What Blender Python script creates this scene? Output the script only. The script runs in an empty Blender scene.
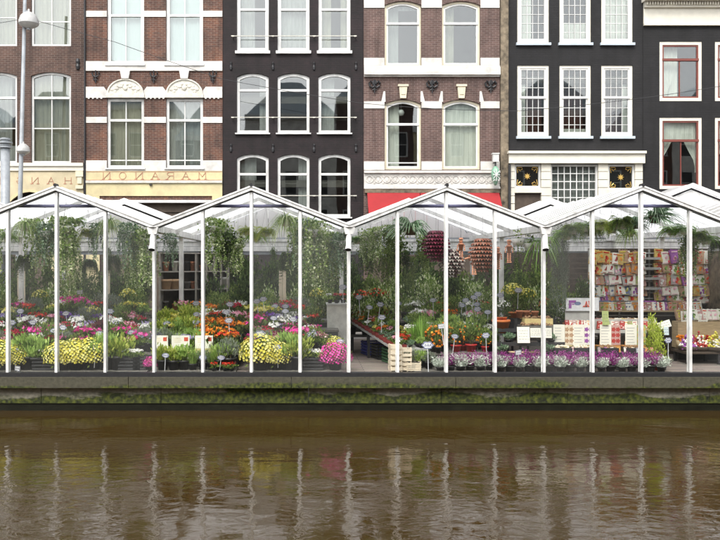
import bpy, math, random
from mathutils import Vector, Matrix
R = random.Random(7)
PI = math.pi
S = bpy.context.scene
COL = S.collection
F = 784.0; VX = 307.0; VY = 262.0; CH = 2.286; CD = 16.0
def gx(px, d): return (px - VX) * d / F            # picture column -> metres across, at distance d
def gz(py, d): return CH + (VY - py) * d / F
def fx(px): return gx(px, 27.0)
def fz(py): return gz(py, 27.0)
FY = 11.0                                            # the street facades

# ---------------------------------------------------------------- mesh builder
class MB:
    def __init__(s): s.v = []; s.f = []; s.m = []
    def poly(s, pts, m=0):
        n = len(s.v); s.v.extend([tuple(p) for p in pts]); s.f.append(tuple(range(n, n + len(pts)))); s.m.append(m)
    def mesh(s, vs, fs, m=0):
        n = len(s.v); s.v.extend([tuple(p) for p in vs])
        for f in fs: s.f.append(tuple(i + n for i in f)); s.m.append(m)
    def box(s, x0, x1, y0, y1, z0, z1, m=0):
        s.mesh([(x0,y0,z0),(x1,y0,z0),(x1,y1,z0),(x0,y1,z0),(x0,y0,z1),(x1,y0,z1),(x1,y1,z1),(x0,y1,z1)],
               [(0,3,2,1),(4,5,6,7),(0,1,5,4),(1,2,6,5),(2,3,7,6),(3,0,4,7)], m)
    def prism(s, pts, y0, y1, m=0):                    # outline in x,z (counter-clockwise from the front) extruded in y
        n = len(pts); vs = [(p[0], y0, p[1]) for p in pts] + [(p[0], y1, p[1]) for p in pts]
        fs = [tuple(range(n)), tuple(range(2*n-1, n-1, -1))]
        for i in range(n): j = (i+1) % n; fs.append((i, i+n, j+n, j))
        s.mesh(vs, fs, m)
    def ring(s, outer, inner, y0, y1, m=0):
        n = len(outer)
        vs = [(p[0],y0,p[1]) for p in outer] + [(p[0],y0,p[1]) for p in inner] + [(p[0],y1,p[1]) for p in outer] + [(p[0],y1,p[1]) for p in inner]
        fs = []
        for i in range(n):
            j = (i+1) % n
            fs += [(i, j, n+j, n+i), (2*n+i, 3*n+i, 3*n+j, 2*n+j), (i, 2*n+i, 2*n+j, j), (n+i, n+j, 3*n+j, 3*n+i)]
        s.mesh(vs, fs, m)
    def tube(s, path, r, n=8, m=0, cap=True):
        path = [Vector(p) for p in path]; rs = r if isinstance(r, (list, tuple)) else [r]*len(path)
        base = len(s.v); k = len(path)
        for i, p in enumerate(path):
            t = (path[min(i+1,k-1)] - path[max(i-1,0)]).normalized()
            a = Vector((0,0,1)) if abs(t.z) < .9 else Vector((1,0,0))
            u = t.cross(a).normalized(); w = t.cross(u)
            for j in range(n):
                an = 2*PI*j/n; s.v.append(tuple(p + (u*math.cos(an) + w*math.sin(an))*rs[i]))
        for i in range(k-1):
            for j in range(n):
                q = (j+1) % n; s.f.append((base+i*n+j, base+i*n+q, base+(i+1)*n+q, base+(i+1)*n+j)); s.m.append(m)
        if cap:
            s.f.append(tuple(base+j for j in range(n))[::-1]); s.m.append(m)
            s.f.append(tuple(base+(k-1)*n+j for j in range(n))); s.m.append(m)
    def lathe(s, prof, c=(0,0,0), n=16, m=0):            # profile (r, z)
        base = len(s.v); k = len(prof)
        for r, z in prof:
            for j in range(n): a = 2*PI*j/n; s.v.append((c[0]+r*math.cos(a), c[1]+r*math.sin(a), c[2]+z))
        for i in range(k-1):
            for j in range(n):
                q = (j+1) % n; s.f.append((base+i*n+j, base+i*n+q, base+(i+1)*n+q, base+(i+1)*n+j)); s.m.append(m)
    def leaf(s, p, d, L, W, up=None, m=0, fold=.25):
        d = d.normalized(); a = up or Vector((R.uniform(-1,1), R.uniform(-1,1), R.uniform(-1,1)))
        u = d.cross(a)
        if u.length < 1e-3: u = Vector((1,0,0))
        u.normalize(); w = u.cross(d)
        n = len(s.v); mid = p + d*L*.45 + w*W*fold
        s.v.extend([tuple(p), tuple(mid + u*W*.5 - w*W*fold), tuple(p + d*L), tuple(mid - u*W*.5 - w*W*fold), tuple(mid - w*W*fold*1.6)])
        s.f += [(n,n+1,n+2,n+4),(n,n+4,n+2,n+3)]; s.m += [m, m]
    def strip(s, path, w0, m=0, side=None):              # tapering blade along a path
        k = len(path); n = len(s.v)
        for i, p in enumerate(path):
            p = Vector(p); t = (Vector(path[min(i+1,k-1)]) - Vector(path[max(i-1,0)]))
            u = t.cross(Vector((0,0,1)))
            if side is not None: u = side
            if u.length < 1e-4: u = Vector((1,0,0))
            u = u.normalized(); w = w0*(1-.85*i/(k-1))*(.6+.4*min(1, i*2/(k-1)+.3))*.5
            s.v.extend([tuple(p-u*w), tuple(p+u*w)])
        for i in range(k-1): s.f.append((n+2*i, n+2*i+1, n+2*i+3, n+2*i+2)); s.m.append(m)
    def data(s, name, mats, smooth=False):
        me = bpy.data.meshes.new(name); me.from_pydata(s.v, [], s.f)
        mats = mats if isinstance(mats, (list, tuple)) else [mats]
        for m in mats: me.materials.append(m)
        if len(mats) > 1: me.polygons.foreach_set('material_index', s.m)
        if smooth: me.polygons.foreach_set('use_smooth', [True]*len(s.f))
        me.update(); return me
    def build(s, name, mats, parent=None, smooth=False, loc=None, rot=None):
        return link(name, s.data(name, mats, smooth), parent, loc, rot)
def link(name, me, parent=None, loc=None, rot=None, scale=None):
    o = bpy.data.objects.new(name, me); COL.objects.link(o)
    if parent: o.parent = parent
    if loc is not None: o.location = loc
    if rot is not None: o.rotation_euler = rot
    if scale is not None: o.scale = scale
    return o
def pieces(mb, name, mats, parent):                      # every separate piece of a builder becomes a part of its own
    par = list(range(len(mb.v)))
    def fd(a):
        while par[a] != a: par[a] = par[par[a]]; a = par[a]
        return a
    for f in mb.f:
        for q in f[1:]: par[fd(q)] = fd(f[0])
    G = {}
    for f, m in zip(mb.f, mb.m): G.setdefault(fd(f[0]), []).append((f, m))
    for fs in G.values():
        n = MB(); ids = {}
        for f, m in fs:
            for q in f:
                if q not in ids: ids[q] = len(n.v); n.v.append(mb.v[q])
            n.f.append(tuple(ids[q] for q in f)); n.m.append(m)
        n.build(name, mats, parent)
def tag(o, label, cat, group=None, kind=None):
    o['label'] = label; o['category'] = cat
    if group: o['group'] = group
    if kind: o['kind'] = kind
    return o
def thing(name, label, cat, loc=(0,0,0), rz=0, group=None, scale=None):
    o = link(name, None, None, loc, (0,0,rz), scale); o.empty_display_size = .1
    return tag(o, label, cat, group)
def struct(o, label=None):
    o['kind'] = 'structure'
    if label: o['label'] = label
    return o

# ---------------------------------------------------------------- materials
def nm(name):
    m = bpy.data.materials.new(name); m.use_nodes = True; nt = m.node_tree
    return m, nt, nt.nodes['Principled BSDF'], nt.nodes, nt.links
def ramp(N, stops):
    r = N.new('ShaderNodeValToRGB'); e = r.color_ramp.elements
    e[0].position, e[0].color = stops[0][0], (*stops[0][1], 1)
    e[1].position, e[1].color = stops[-1][0], (*stops[-1][1], 1)
    for p, c in stops[1:-1]: q = e.new(p); q.color = (*c, 1)
    return r
def sc(c, k): return tuple(min(1, x*k) for x in c)
def mat(name, c, rough=.6, var=.25, scale=6, metal=0, bump=0, bscale=40, spec=.5, stretch=(1,1,1), c2=None):
    m, nt, b, N, L = nm(name)
    tc = N.new('ShaderNodeTexCoord'); mp = N.new('ShaderNodeMapping'); mp.inputs['Scale'].default_value = stretch
    L.new(tc.outputs['Object'], mp.inputs[0])
    n = N.new('ShaderNodeTexNoise'); n.inputs['Scale'].default_value = scale; n.inputs['Detail'].default_value = 5; n.inputs['Roughness'].default_value = .65
    L.new(mp.outputs[0], n.inputs['Vector'])
    r = ramp(N, [(.3, sc(c2 or c, 1-var)), (.7, sc(c, 1+var*.4))]); L.new(n.outputs['Fac'], r.inputs[0])
    L.new(r.outputs[0], b.inputs['Base Color'])
    b.inputs['Roughness'].default_value = rough; b.inputs['Metallic'].default_value = metal
    b.inputs['Specular IOR Level'].default_value = spec
    if bump:
        n2 = N.new('ShaderNodeTexNoise'); n2.inputs['Scale'].default_value = bscale; L.new(mp.outputs[0], n2.inputs['Vector'])
        bp = N.new('ShaderNodeBump'); bp.inputs['Strength'].default_value = bump; bp.inputs['Distance'].default_value = .01
        L.new(n2.outputs['Fac'], bp.inputs['Height']); L.new(bp.outputs[0], b.inputs['Normal'])
    return m
def leafm(name, c1, c2, c3=None, tr=.3, rough=.5, sat=1):
    m, nt, b, N, L = nm(name)
    g = N.new('ShaderNodeNewGeometry'); st = [(0, c1), (.48, c2)]
    st.append((1, c3 or sc(c2, 1.35)))
    r = ramp(N, st); L.new(g.outputs['Random Per Island'], r.inputs[0])
    L.new(r.outputs[0], b.inputs['Base Color']); b.inputs['Roughness'].default_value = rough
    b.inputs['Specular IOR Level'].default_value = .18
    t = N.new('ShaderNodeBsdfTranslucent'); L.new(r.outputs[0], t.inputs[0])
    mx = N.new('ShaderNodeMixShader'); mx.inputs[0].default_value = tr
    L.new(b.outputs[0], mx.inputs[1]); L.new(t.outputs[0], mx.inputs[2])
    L.new(mx.outputs[0], N['Material Output'].inputs['Surface']); return m
def brickm(name, ca, cb, mortar, var=.35, patch=None):
    m, nt, b, N, L = nm(name)
    tc = N.new('ShaderNodeTexCoord'); sp = N.new('ShaderNodeSeparateXYZ'); L.new(tc.outputs['Object'], sp.inputs[0])
    ad = N.new('ShaderNodeMath'); ad.operation = 'ADD'; L.new(sp.outputs[0], ad.inputs[0]); L.new(sp.outputs[1], ad.inputs[1])
    cb_ = N.new('ShaderNodeCombineXYZ'); L.new(ad.outputs[0], cb_.inputs[0]); L.new(sp.outputs[2], cb_.inputs[1])
    bt = N.new('ShaderNodeTexBrick'); L.new(cb_.outputs[0], bt.inputs['Vector'])
    bt.inputs['Scale'].default_value = 1; bt.inputs['Brick Width'].default_value = .2; bt.inputs['Row Height'].default_value = .065
    bt.inputs['Mortar Size'].default_value = .008; bt.inputs['Mortar Smooth'].default_value = .3
    bt.inputs['Color1'].default_value = (*ca, 1); bt.inputs['Color2'].default_value = (*cb, 1); bt.inputs['Mortar'].default_value = (*mortar, 1)
    n = N.new('ShaderNodeTexNoise'); n.inputs['Scale'].default_value = 1.1; n.inputs['Detail'].default_value = 9; n.inputs['Roughness'].default_value = .72
    L.new(tc.outputs['Object'], n.inputs['Vector'])
    rr = ramp(N, [(.28, (1-var,)*3), (.5, (1,1,1)), (.74, patch or (1+var,)*3)]); L.new(n.outputs['Fac'], rr.inputs[0])
    mx = N.new('ShaderNodeMix'); mx.data_type = 'RGBA'; mx.blend_type = 'MULTIPLY'; mx.inputs[0].default_value = 1
    L.new(bt.outputs['Color'], mx.inputs[6]); L.new(rr.outputs[0], mx.inputs[7])
    mp = N.new('ShaderNodeMapping'); mp.inputs['Scale'].default_value = (3.5,3.5,.35); L.new(tc.outputs['Object'], mp.inputs[0])
    n4 = N.new('ShaderNodeTexNoise'); n4.inputs['Scale'].default_value = 1.3; n4.inputs['Detail'].default_value = 7; L.new(mp.outputs[0], n4.inputs['Vector'])
    r4 = ramp(N, [(.32, (.62,.60,.58)), (.52, (1,1,1)), (.72, (1.12,1.1,1.08))]); L.new(n4.outputs['Fac'], r4.inputs[0])
    m4 = N.new('ShaderNodeMix'); m4.data_type = 'RGBA'; m4.blend_type = 'MULTIPLY'; m4.inputs[0].default_value = 1
    L.new(mx.outputs[2], m4.inputs[6]); L.new(r4.outputs[0], m4.inputs[7])
    L.new(m4.outputs[2], b.inputs['Base Color']); b.inputs['Roughness'].default_value = .85
    bp = N.new('ShaderNodeBump'); bp.inputs['Strength'].default_value = .5; bp.inputs['Distance'].default_value = .01; bp.invert = True
    L.new(bt.outputs['Fac'], bp.inputs['Height']); L.new(bp.outputs[0], b.inputs['Normal'])
    return m
def glassm(name, refl=.10, tint=(.93,.95,.94), wav=.15, wscale=1.2, veil=0, floor=.002):
    m, nt, b, N, L = nm(name); N.remove(b)
    t = N.new('ShaderNodeBsdfTransparent'); t.inputs[0].default_value = (*tint, 1)
    g = N.new('ShaderNodeBsdfGlossy'); g.inputs['Roughness'].default_value = .015
    fr = N.new('ShaderNodeLayerWeight'); fr.inputs[0].default_value = .5
    pw = N.new('ShaderNodeMath'); pw.operation = 'POWER'; pw.inputs[1].default_value = 5; L.new(fr.outputs['Facing'], pw.inputs[0])
    ad = N.new('ShaderNodeMath'); ad.operation = 'MULTIPLY_ADD'; ad.inputs[1].default_value = .9; ad.inputs[2].default_value = .035+refl; ad.use_clamp = True; L.new(pw.outputs[0], ad.inputs[0])
    tc = N.new('ShaderNodeTexCoord'); n = N.new('ShaderNodeTexNoise'); n.inputs['Scale'].default_value = wscale; n.inputs['Detail'].default_value = 1
    L.new(tc.outputs['Object'], n.inputs['Vector'])
    bp = N.new('ShaderNodeBump'); bp.inputs['Strength'].default_value = wav; bp.inputs['Distance'].default_value = .05
    L.new(n.outputs['Fac'], bp.inputs['Height']); L.new(bp.outputs[0], g.inputs['Normal'])
    mx = N.new('ShaderNodeMixShader'); L.new(ad.outputs[0], mx.inputs[0]); L.new(t.outputs[0], mx.inputs[1]); L.new(g.outputs[0], mx.inputs[2])
    out = mx
    if veil:                                              # haze of reflected light painted as a pale film on the pane, in patches
        d = N.new('ShaderNodeBsdfDiffuse'); d.inputs[0].default_value = (.8,.82,.8,1)
        n3 = N.new('ShaderNodeTexNoise'); n3.inputs['Scale'].default_value = .5; n3.inputs['Detail'].default_value = 2; L.new(tc.outputs['Object'], n3.inputs['Vector'])
        r = ramp(N, [(.42, (floor,)*3), (.75, (veil,)*3)]); L.new(n3.outputs['Fac'], r.inputs[0])
        mx2 = N.new('ShaderNodeMixShader'); L.new(r.outputs[0], mx2.inputs[0]); L.new(mx.outputs[0], mx2.inputs[1]); L.new(d.outputs[0], mx2.inputs[2]); out = mx2
    L.new(out.outputs[0], N['Material Output'].inputs['Surface']); return m
M = {}
M['white'] = mat('white_paint', (.62,.62,.60), .45, .30, 2.4, stretch=(1.5,1.5,.5))
M['cream'] = mat('cream_paint', (.60,.54,.40), .5, .14, 3)
M['cream_light'] = mat('cream_light_paint', (.64,.61,.52), .5, .12, 3)
M['bandwhite'] = mat('white_band', (.60,.58,.54), .6, .35, 2.2)
M['stone'] = mat('tympanum_stone', (.58,.56,.49), .8, .3, 7, bump=.4, bscale=30)
M['sillgrey'] = mat('sill_grey', (.45,.52,.58), .5, .15, 3)
M['redframe'] = mat('red_frame_paint', (.17,.042,.03), .45, .25, 5)
M['yellow'] = mat('yellow_fascia', (.56,.49,.27), .6, .18, 1.6, c2=(.48,.41,.25))
M['yellow2'] = mat('cream_fascia', (.50,.43,.28), .6, .22, 2.0)
M['redletter'] = mat('red_letter_paint', (.40,.19,.12), .6, .3, 8)
M['awning'] = mat('red_awning_cloth', (.27,.010,.013), .8, .15, 3)
M['iron'] = mat('black_iron', (.02,.02,.022), .5, .3, 9)
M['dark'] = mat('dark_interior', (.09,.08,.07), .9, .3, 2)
M['sgreen0'] = mat('navy_box', (.02,.03,.07), .6)
M['brown_wood'] = mat('dark_wood', (.07,.05,.035), .7, .4, 6)
M['brick1'] = brickm('brown_brick', (.080,.042,.030), (.052,.028,.021), (.13,.10,.085))
M['brick2'] = brickm('russet_brick', (.105,.044,.028), (.062,.027,.019), (.15,.115,.095), .5, (1.75,1.45,1.15))
M['brick3'] = brickm('plum_black_brick', (.0135,.0072,.0085), (.008,.005,.006), (.010,.0075,.0075), .75)
M['brick4'] = brickm('red_brown_brick', (.105,.061,.051), (.072,.041,.035), (.17,.13,.115), .3)
M['brick5'] = brickm('black_painted_brick', (.0095,.0092,.0100), (.0072,.007,.0078), (.006,.006,.0065), .7)
M['strip'] = mat('weathered_party_wall', (.20,.16,.11), .9, .75, 3.5, bump=.6, bscale=12, c2=(.10,.085,.06))
M['steel'] = mat('painted_grey_steel', (.27,.29,.31), .45, .3, 4)
M['steel_white'] = mat('white_powder_coat', (.80,.80,.78), .4, .38, 2.5, stretch=(3,3,.7))
M['shade'] = mat('slate_blue_roller', (.10,.10,.20), .6, .3, 4)
M['pipe_dark'] = mat('pipe_inside', (.02,.02,.02), .8, .2, 5)
M['glass'] = glassm('old_window_glass', .08, (.86,.89,.87), .02, 1.2)
M['gh_glass'] = glassm('greenhouse_glass', -.030, (.992,.996,.992), .01, .6, veil=.02)
M['gh_hazed'] = glassm('haze_painted_greenhouse_glass', -.025, (.99,.995,.99), .01, .6, veil=.035, floor=.011)  # stronger painted haze, for the bays washed out by reflections
M['curtain'] = mat('net_curtain', (.76,.75,.70), .9, .12, 3, stretch=(3,1,.6))
M['curtain_blue'] = mat('pale_blue_blind', (.50,.58,.60), .9, .05, 2)
M['curtain_olive'] = mat('olive_curtain', (.31,.295,.235), .9, .2, 3, stretch=(3,1,.6))
M['curtain_grey'] = mat('grey_curtain', (.30,.305,.30), .9, .2, 3, stretch=(3,1,.6))
M['curtain_red'] = mat('dark_red_curtain', (.10,.04,.035), .9, .2, 3)
M['concrete'] = mat('street_paving', (.28,.26,.24), .9, .3, 3)
# roof sheets: white ribbed plastic that lets some daylight in
m, nt, b, N, L = nm('white_roof_sheet'); M['roof'] = m
tc = N.new('ShaderNodeTexCoord'); n = N.new('ShaderNodeTexNoise'); n.inputs['Scale'].default_value = 2; n.inputs['Detail'].default_value = 6
mp = N.new('ShaderNodeMapping'); mp.inputs['Scale'].default_value = (.35,2.5,.35); L.new(tc.outputs['Object'], mp.inputs[0]); L.new(mp.outputs[0], n.inputs['Vector'])
r = ramp(N, [(.3, (.66,.67,.60)), (.6, (.84,.84,.83))]); L.new(n.outputs['Fac'], r.inputs[0]); L.new(r.outputs[0], b.inputs['Base Color']); b.inputs['Roughness'].default_value = .4
t = N.new('ShaderNodeBsdfTranslucent'); t.inputs[0].default_value = (.97,.97,.98,1); mx = N.new('ShaderNodeMixShader'); mx.inputs[0].default_value = .76
L.new(b.outputs[0], mx.inputs[1]); L.new(t.outputs[0], mx.inputs[2])
tp = N.new('ShaderNodeBsdfTransparent'); tp.inputs[0].default_value = (.95,.96,1,1); mx3 = N.new('ShaderNodeMixShader'); mx3.inputs[0].default_value = .22
L.new(mx.outputs[0], mx3.inputs[1]); L.new(tp.outputs[0], mx3.inputs[2]); L.new(mx3.outputs[0], N['Material Output'].inputs['Surface'])
m, nt, b, N, L = nm('milky_gable_board'); M['gable'] = m
b.inputs['Base Color'].default_value = (.9,.9,.9,1); b.inputs['Roughness'].default_value = .5
t = N.new('ShaderNodeBsdfTranslucent'); t.inputs[0].default_value = (.95,.95,.96,1); mx = N.new('ShaderNodeMixShader'); mx.inputs[0].default_value = .55
L.new(b.outputs[0], mx.inputs[1]); L.new(t.outputs[0], mx.inputs[2]); L.new(mx.outputs[0], N['Material Output'].inputs['Surface'])
# planks of the market floor
m, nt, b, N, L = nm('weathered_planks'); M['plank'] = m
tc = N.new('ShaderNodeTexCoord'); sp = N.new('ShaderNodeSeparateXYZ'); L.new(tc.outputs['Object'], sp.inputs[0])
cx = N.new('ShaderNodeCombineXYZ'); L.new(sp.outputs[1], cx.inputs[0]); L.new(sp.outputs[0], cx.inputs[1])
bt = N.new('ShaderNodeTexBrick'); L.new(tc.outputs['Object'], bt.inputs['Vector']); bt.inputs['Scale'].default_value = 1
bt.inputs['Brick Width'].default_value = 2.4; bt.inputs['Row Height'].default_value = .14; bt.inputs['Mortar Size'].default_value = .008
bt.inputs['Color1'].default_value = (.26,.19,.14,1); bt.inputs['Color2'].default_value = (.17,.125,.09,1); bt.inputs['Mortar'].default_value = (.03,.025,.02,1)
mp = N.new('ShaderNodeMapping'); mp.inputs['Scale'].default_value = (1,9,1); L.new(tc.outputs['Object'], mp.inputs[0])
n = N.new('ShaderNodeTexNoise'); n.inputs['Scale'].default_value = 3; n.inputs['Detail'].default_value = 8; L.new(mp.outputs[0], n.inputs['Vector'])
mx = N.new('ShaderNodeMix'); mx.data_type = 'RGBA'; mx.blend_type = 'OVERLAY'; mx.inputs[0].default_value = .7; L.new(bt.outputs['Color'], mx.inputs[6]); L.new(n.outputs['Color'], mx.inputs[7])
hs = N.new('ShaderNodeHueSaturation'); hs.inputs['Saturation'].default_value = .6; L.new(mx.outputs[2], hs.inputs['Color']); L.new(hs.outputs[0], b.inputs['Base Color']); b.inputs['Roughness'].default_value = .75
# quay concrete with algae
def quaym(name, zlo, zhi, base, moss_bias):
    m, nt, b, N, L = nm(name)
    tc = N.new('ShaderNodeTexCoord')
    mp = N.new('ShaderNodeMapping'); mp.inputs['Scale'].default_value = (.22,1,.8); L.new(tc.outputs['Object'], mp.inputs[0])
    n = N.new('ShaderNodeTexNoise'); n.inputs['Scale'].default_value = 1.5; n.inputs['Detail'].default_value = 9; n.inputs['Roughness'].default_value = .7; L.new(mp.outputs[0], n.inputs['Vector'])
    n2 = N.new('ShaderNodeTexNoise'); n2.inputs['Scale'].default_value = 14; n2.inputs['Detail'].default_value = 6; L.new(tc.outputs['Object'], n2.inputs['Vector'])
    sp = N.new('ShaderNodeSeparateXYZ'); L.new(tc.outputs['Object'], sp.inputs[0])
    mr = N.new('ShaderNodeMapRange'); mr.inputs[1].default_value = zlo; mr.inputs[2].default_value = zhi; mr.inputs[3].default_value = .20+moss_bias; mr.inputs[4].default_value = -.10+moss_bias; L.new(sp.outputs[2], mr.inputs[0])
    ad = N.new('ShaderNodeMath'); ad.operation = 'ADD'; L.new(n.outputs['Fac'], ad.inputs[0]); L.new(mr.outputs[0], ad.inputs[1])
    c0 = ramp(N, [(.3, sc(base, .6)), (.7, base)]); L.new(n2.outputs['Fac'], c0.inputs[0])
    c1 = ramp(N, [(.3, (.005,.007,.002)), (.48, (.032,.042,.006)), (.72, (.10,.115,.012))]); L.new(n2.outputs['Fac'], c1.inputs[0])
    mk = ramp(N, [(.50, (0,0,0)), (.56, (1,1,1))]); L.new(ad.outputs[0], mk.inputs[0])
    mx = N.new('ShaderNodeMix'); mx.data_type = 'RGBA'; L.new(mk.outputs[0], mx.inputs[0]); L.new(c0.outputs[0], mx.inputs[6]); L.new(c1.outputs[0], mx.inputs[7])
    L.new(mx.outputs[2], b.inputs['Base Color']); b.inputs['Roughness'].default_value = .8
    bp = N.new('ShaderNodeBump'); bp.inputs['Strength'].default_value = .6; bp.inputs['Distance'].default_value = .015; L.new(n2.outputs['Fac'], bp.inputs['Height']); L.new(bp.outputs[0], b.inputs['Normal'])
    return m
M['quay'] = quaym('algae_concrete', -.60, -.36, (.30,.28,.22), .06)
M['ledge'] = quaym('mossy_ledge', -.26, -.02, (.075,.070,.045), -.12)
M['wet'] = mat('wet_black_algae', (.012,.013,.008), .35, .5, 5, bump=.5, bscale=20)
# canal water
m, nt, b, N, L = nm('canal_water'); M['water'] = m
b.inputs['Base Color'].default_value = (.036,.0215,.0055,1); b.inputs['Roughness'].default_value = .03; b.inputs['IOR'].default_value = 1.33
tc = N.new('ShaderNodeTexCoord')
def nz(scale, st, det):
    mp = N.new('ShaderNodeMapping'); mp.inputs['Scale'].default_value = st; mp.inputs['Rotation'].default_value = (0,0,.25); L.new(tc.outputs['Object'], mp.inputs[0])
    n = N.new('ShaderNodeTexNoise'); n.inputs['Scale'].default_value = scale; n.inputs['Detail'].default_value = det; n.inputs['Roughness'].default_value = .5; n.inputs['Distortion'].default_value = .6
    L.new(mp.outputs[0], n.inputs['Vector']); return n
a_, b_ = nz(6.5, (1,1.3,1), 3), nz(.8, (1,1.5,1), 2)
bp = N.new('ShaderNodeBump'); bp.inputs['Strength'].default_value = 1; bp.inputs['Distance'].default_value = .0062; cn = N.new('ShaderNodeTexNoise'); cn.inputs['Scale'].default_value = .35; cn.inputs['Detail'].default_value = 2; L.new(tc.outputs['Object'], cn.inputs['Vector'])
cr = ramp(N, [(.35, (.35,)*3), (.65, (1,1,1))]); L.new(cn.outputs['Fac'], cr.inputs[0]); L.new(cr.outputs[0], bp.inputs['Strength']); L.new(a_.outputs['Fac'], bp.inputs['Height'])
bp2 = N.new('ShaderNodeBump'); bp2.inputs['Strength'].default_value = 1; bp2.inputs['Distance'].default_value = .018; L.new(b_.outputs['Fac'], bp2.inputs['Height']); L.new(bp.outputs[0], bp2.inputs['Normal'])
L.new(bp2.outputs[0], b.inputs['Normal'])

# ---------------------------------------------------------------- ground, water, quay
WZ = -.755
mb = MB(); mb.poly([(-400,-15.2,WZ),(400,-15.2,WZ),(400,.6,WZ),(-400,.6,WZ)])
struct(mb.build('canal_water', M['water']), 'brown rippled canal water')
mb = MB(); mb.poly([(-400,7.3,-.02),(400,7.3,-.02),(400,500,-.02),(-400,500,-.02)])
struct(mb.build('street', M['concrete']), 'grey paved street behind the market')
mb = MB(); mb.box(-400,400,-500,-15.2,-1.6,.55)
struct(mb.build('opposite_quay', M['concrete']), 'paved quay across the canal')
mb = MB(); mb.box(-40,40,.10,7.3,-.12,0)
struct(mb.build('market_floor', M['plank']), 'weathered plank floor of the floating market')
q = thing('quay_wall', 'mossy concrete edge of the floating market above the canal', 'quay wall', (0,0,0))
mb = MB()
x = -40
while x < 40:
    w = R.uniform(3.2, 4.6); mb.box(x, min(x+w-.012, 40), -.14, .10, -.265, -.045); x += w
mb.build('ledge', M['ledge'], q)
mb = MB(); mb.box(-40,40,-.10,.097,-.043,.035); mb.build('edge_rail', M['iron'], q)
mb = MB(); x = -40
while x < 40:
    w = R.uniform(2.2, 3.4); mb.box(x, min(x+w-.01, 40), .02, .3, -.60, -.267); x += w
mb.build('wall', M['quay'], q)
mb = MB(); mb.box(-40,40,.045,.3,-1.6,-.602); mb.build('waterline_band', M['wet'], q)

# ---------------------------------------------------------------- houses
def outline(x0, x1, z0, z1, rise, off=0, n=8):
    x0 += off; x1 -= off; z0 += off; z1 -= off
    if rise <= 0: return [(x0,z0),(x1,z0),(x1,z1),(x0,z1)]
    c = (x0+x1)/2; h = (x1-x0)/2; pts = [(x0,z0),(x1,z0)]
    for i in range(n+1):
        t = 1 - 2*i/n; pts.append((c+h*t, z1 - rise*t*t))
    return pts
def facade(mb, x0, x1, z0, z1, y, ops, rev=.16, m=0):
    xs = sorted({x0, x1} | {o[0] for o in ops} | {o[1] for o in ops}); zs = sorted({z0, z1} | {o[2] for o in ops} | {o[3] for o in ops})
    xs = [v for v in xs if x0 <= v <= x1]; zs = [v for v in zs if z0 <= v <= z1]
    for i in range(len(xs)-1):
        for j in range(len(zs)-1):
            cx, cz = (xs[i]+xs[i+1])/2, (zs[j]+zs[j+1])/2
            if any(o[0] < cx < o[1] and o[2] < cz < o[3] for o in ops): continue
            mb.poly([(xs[i],y,zs[j]),(xs[i+1],y,zs[j]),(xs[i+1],y,zs[j+1]),(xs[i],y,zs[j+1])], m)
    for o in ops:
        pts = outline(*o[:4], o[4])
        if o[4] > 0:
            arc = pts[2:]
            for a, b in zip(arc[:-1], arc[1:]):
                mb.poly([(b[0],y,b[1]),(a[0],y,a[1]),(a[0],y,o[3]),(b[0],y,o[3])], m)
        k = len(pts)
        for i in range(k):
            a, b = pts[i], pts[(i+1) % k]
            mb.poly([(a[0],y,a[1]),(a[0],y+rev,a[1]),(b[0],y+rev,b[1]),(b[0],y,b[1])], m)
def wavy(mb, x0, x1, z0, z1, y, amp=.011, wl=.17, tie=None, m=0):
    n = max(6, int((x1-x0)/.03)); nz_ = 8
    for i in range(n):
        for j in range(nz_):
            def P(a, c):
                t = a/n; zz = z0 + (z1-z0)*c/nz_; xx = x0 + (x1-x0)*t
                if tie:                                    # gathered towards one side, lower down
                    k = max(0, 1-(zz-z0)/(z1-z0)); kk = (1-.78*min(1, k*1.25)**1.4)
                    xx = (x0 + (x1-x0)*t*kk) if tie < 0 else (x1 - (x1-x0)*(1-t)*kk)
                return (xx, y + amp*(math.sin(2*PI*(x0+(x1-x0)*t)/wl) + .7*math.sin(7.3*(x0+(x1-x0)*t)+z0) + .5*math.sin(83*(x0+(x1-x0)*t))), zz)
            mb.poly([P(i,j),P(i+1,j),P(i+1,j+1),P(i,j+1)], m)
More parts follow.
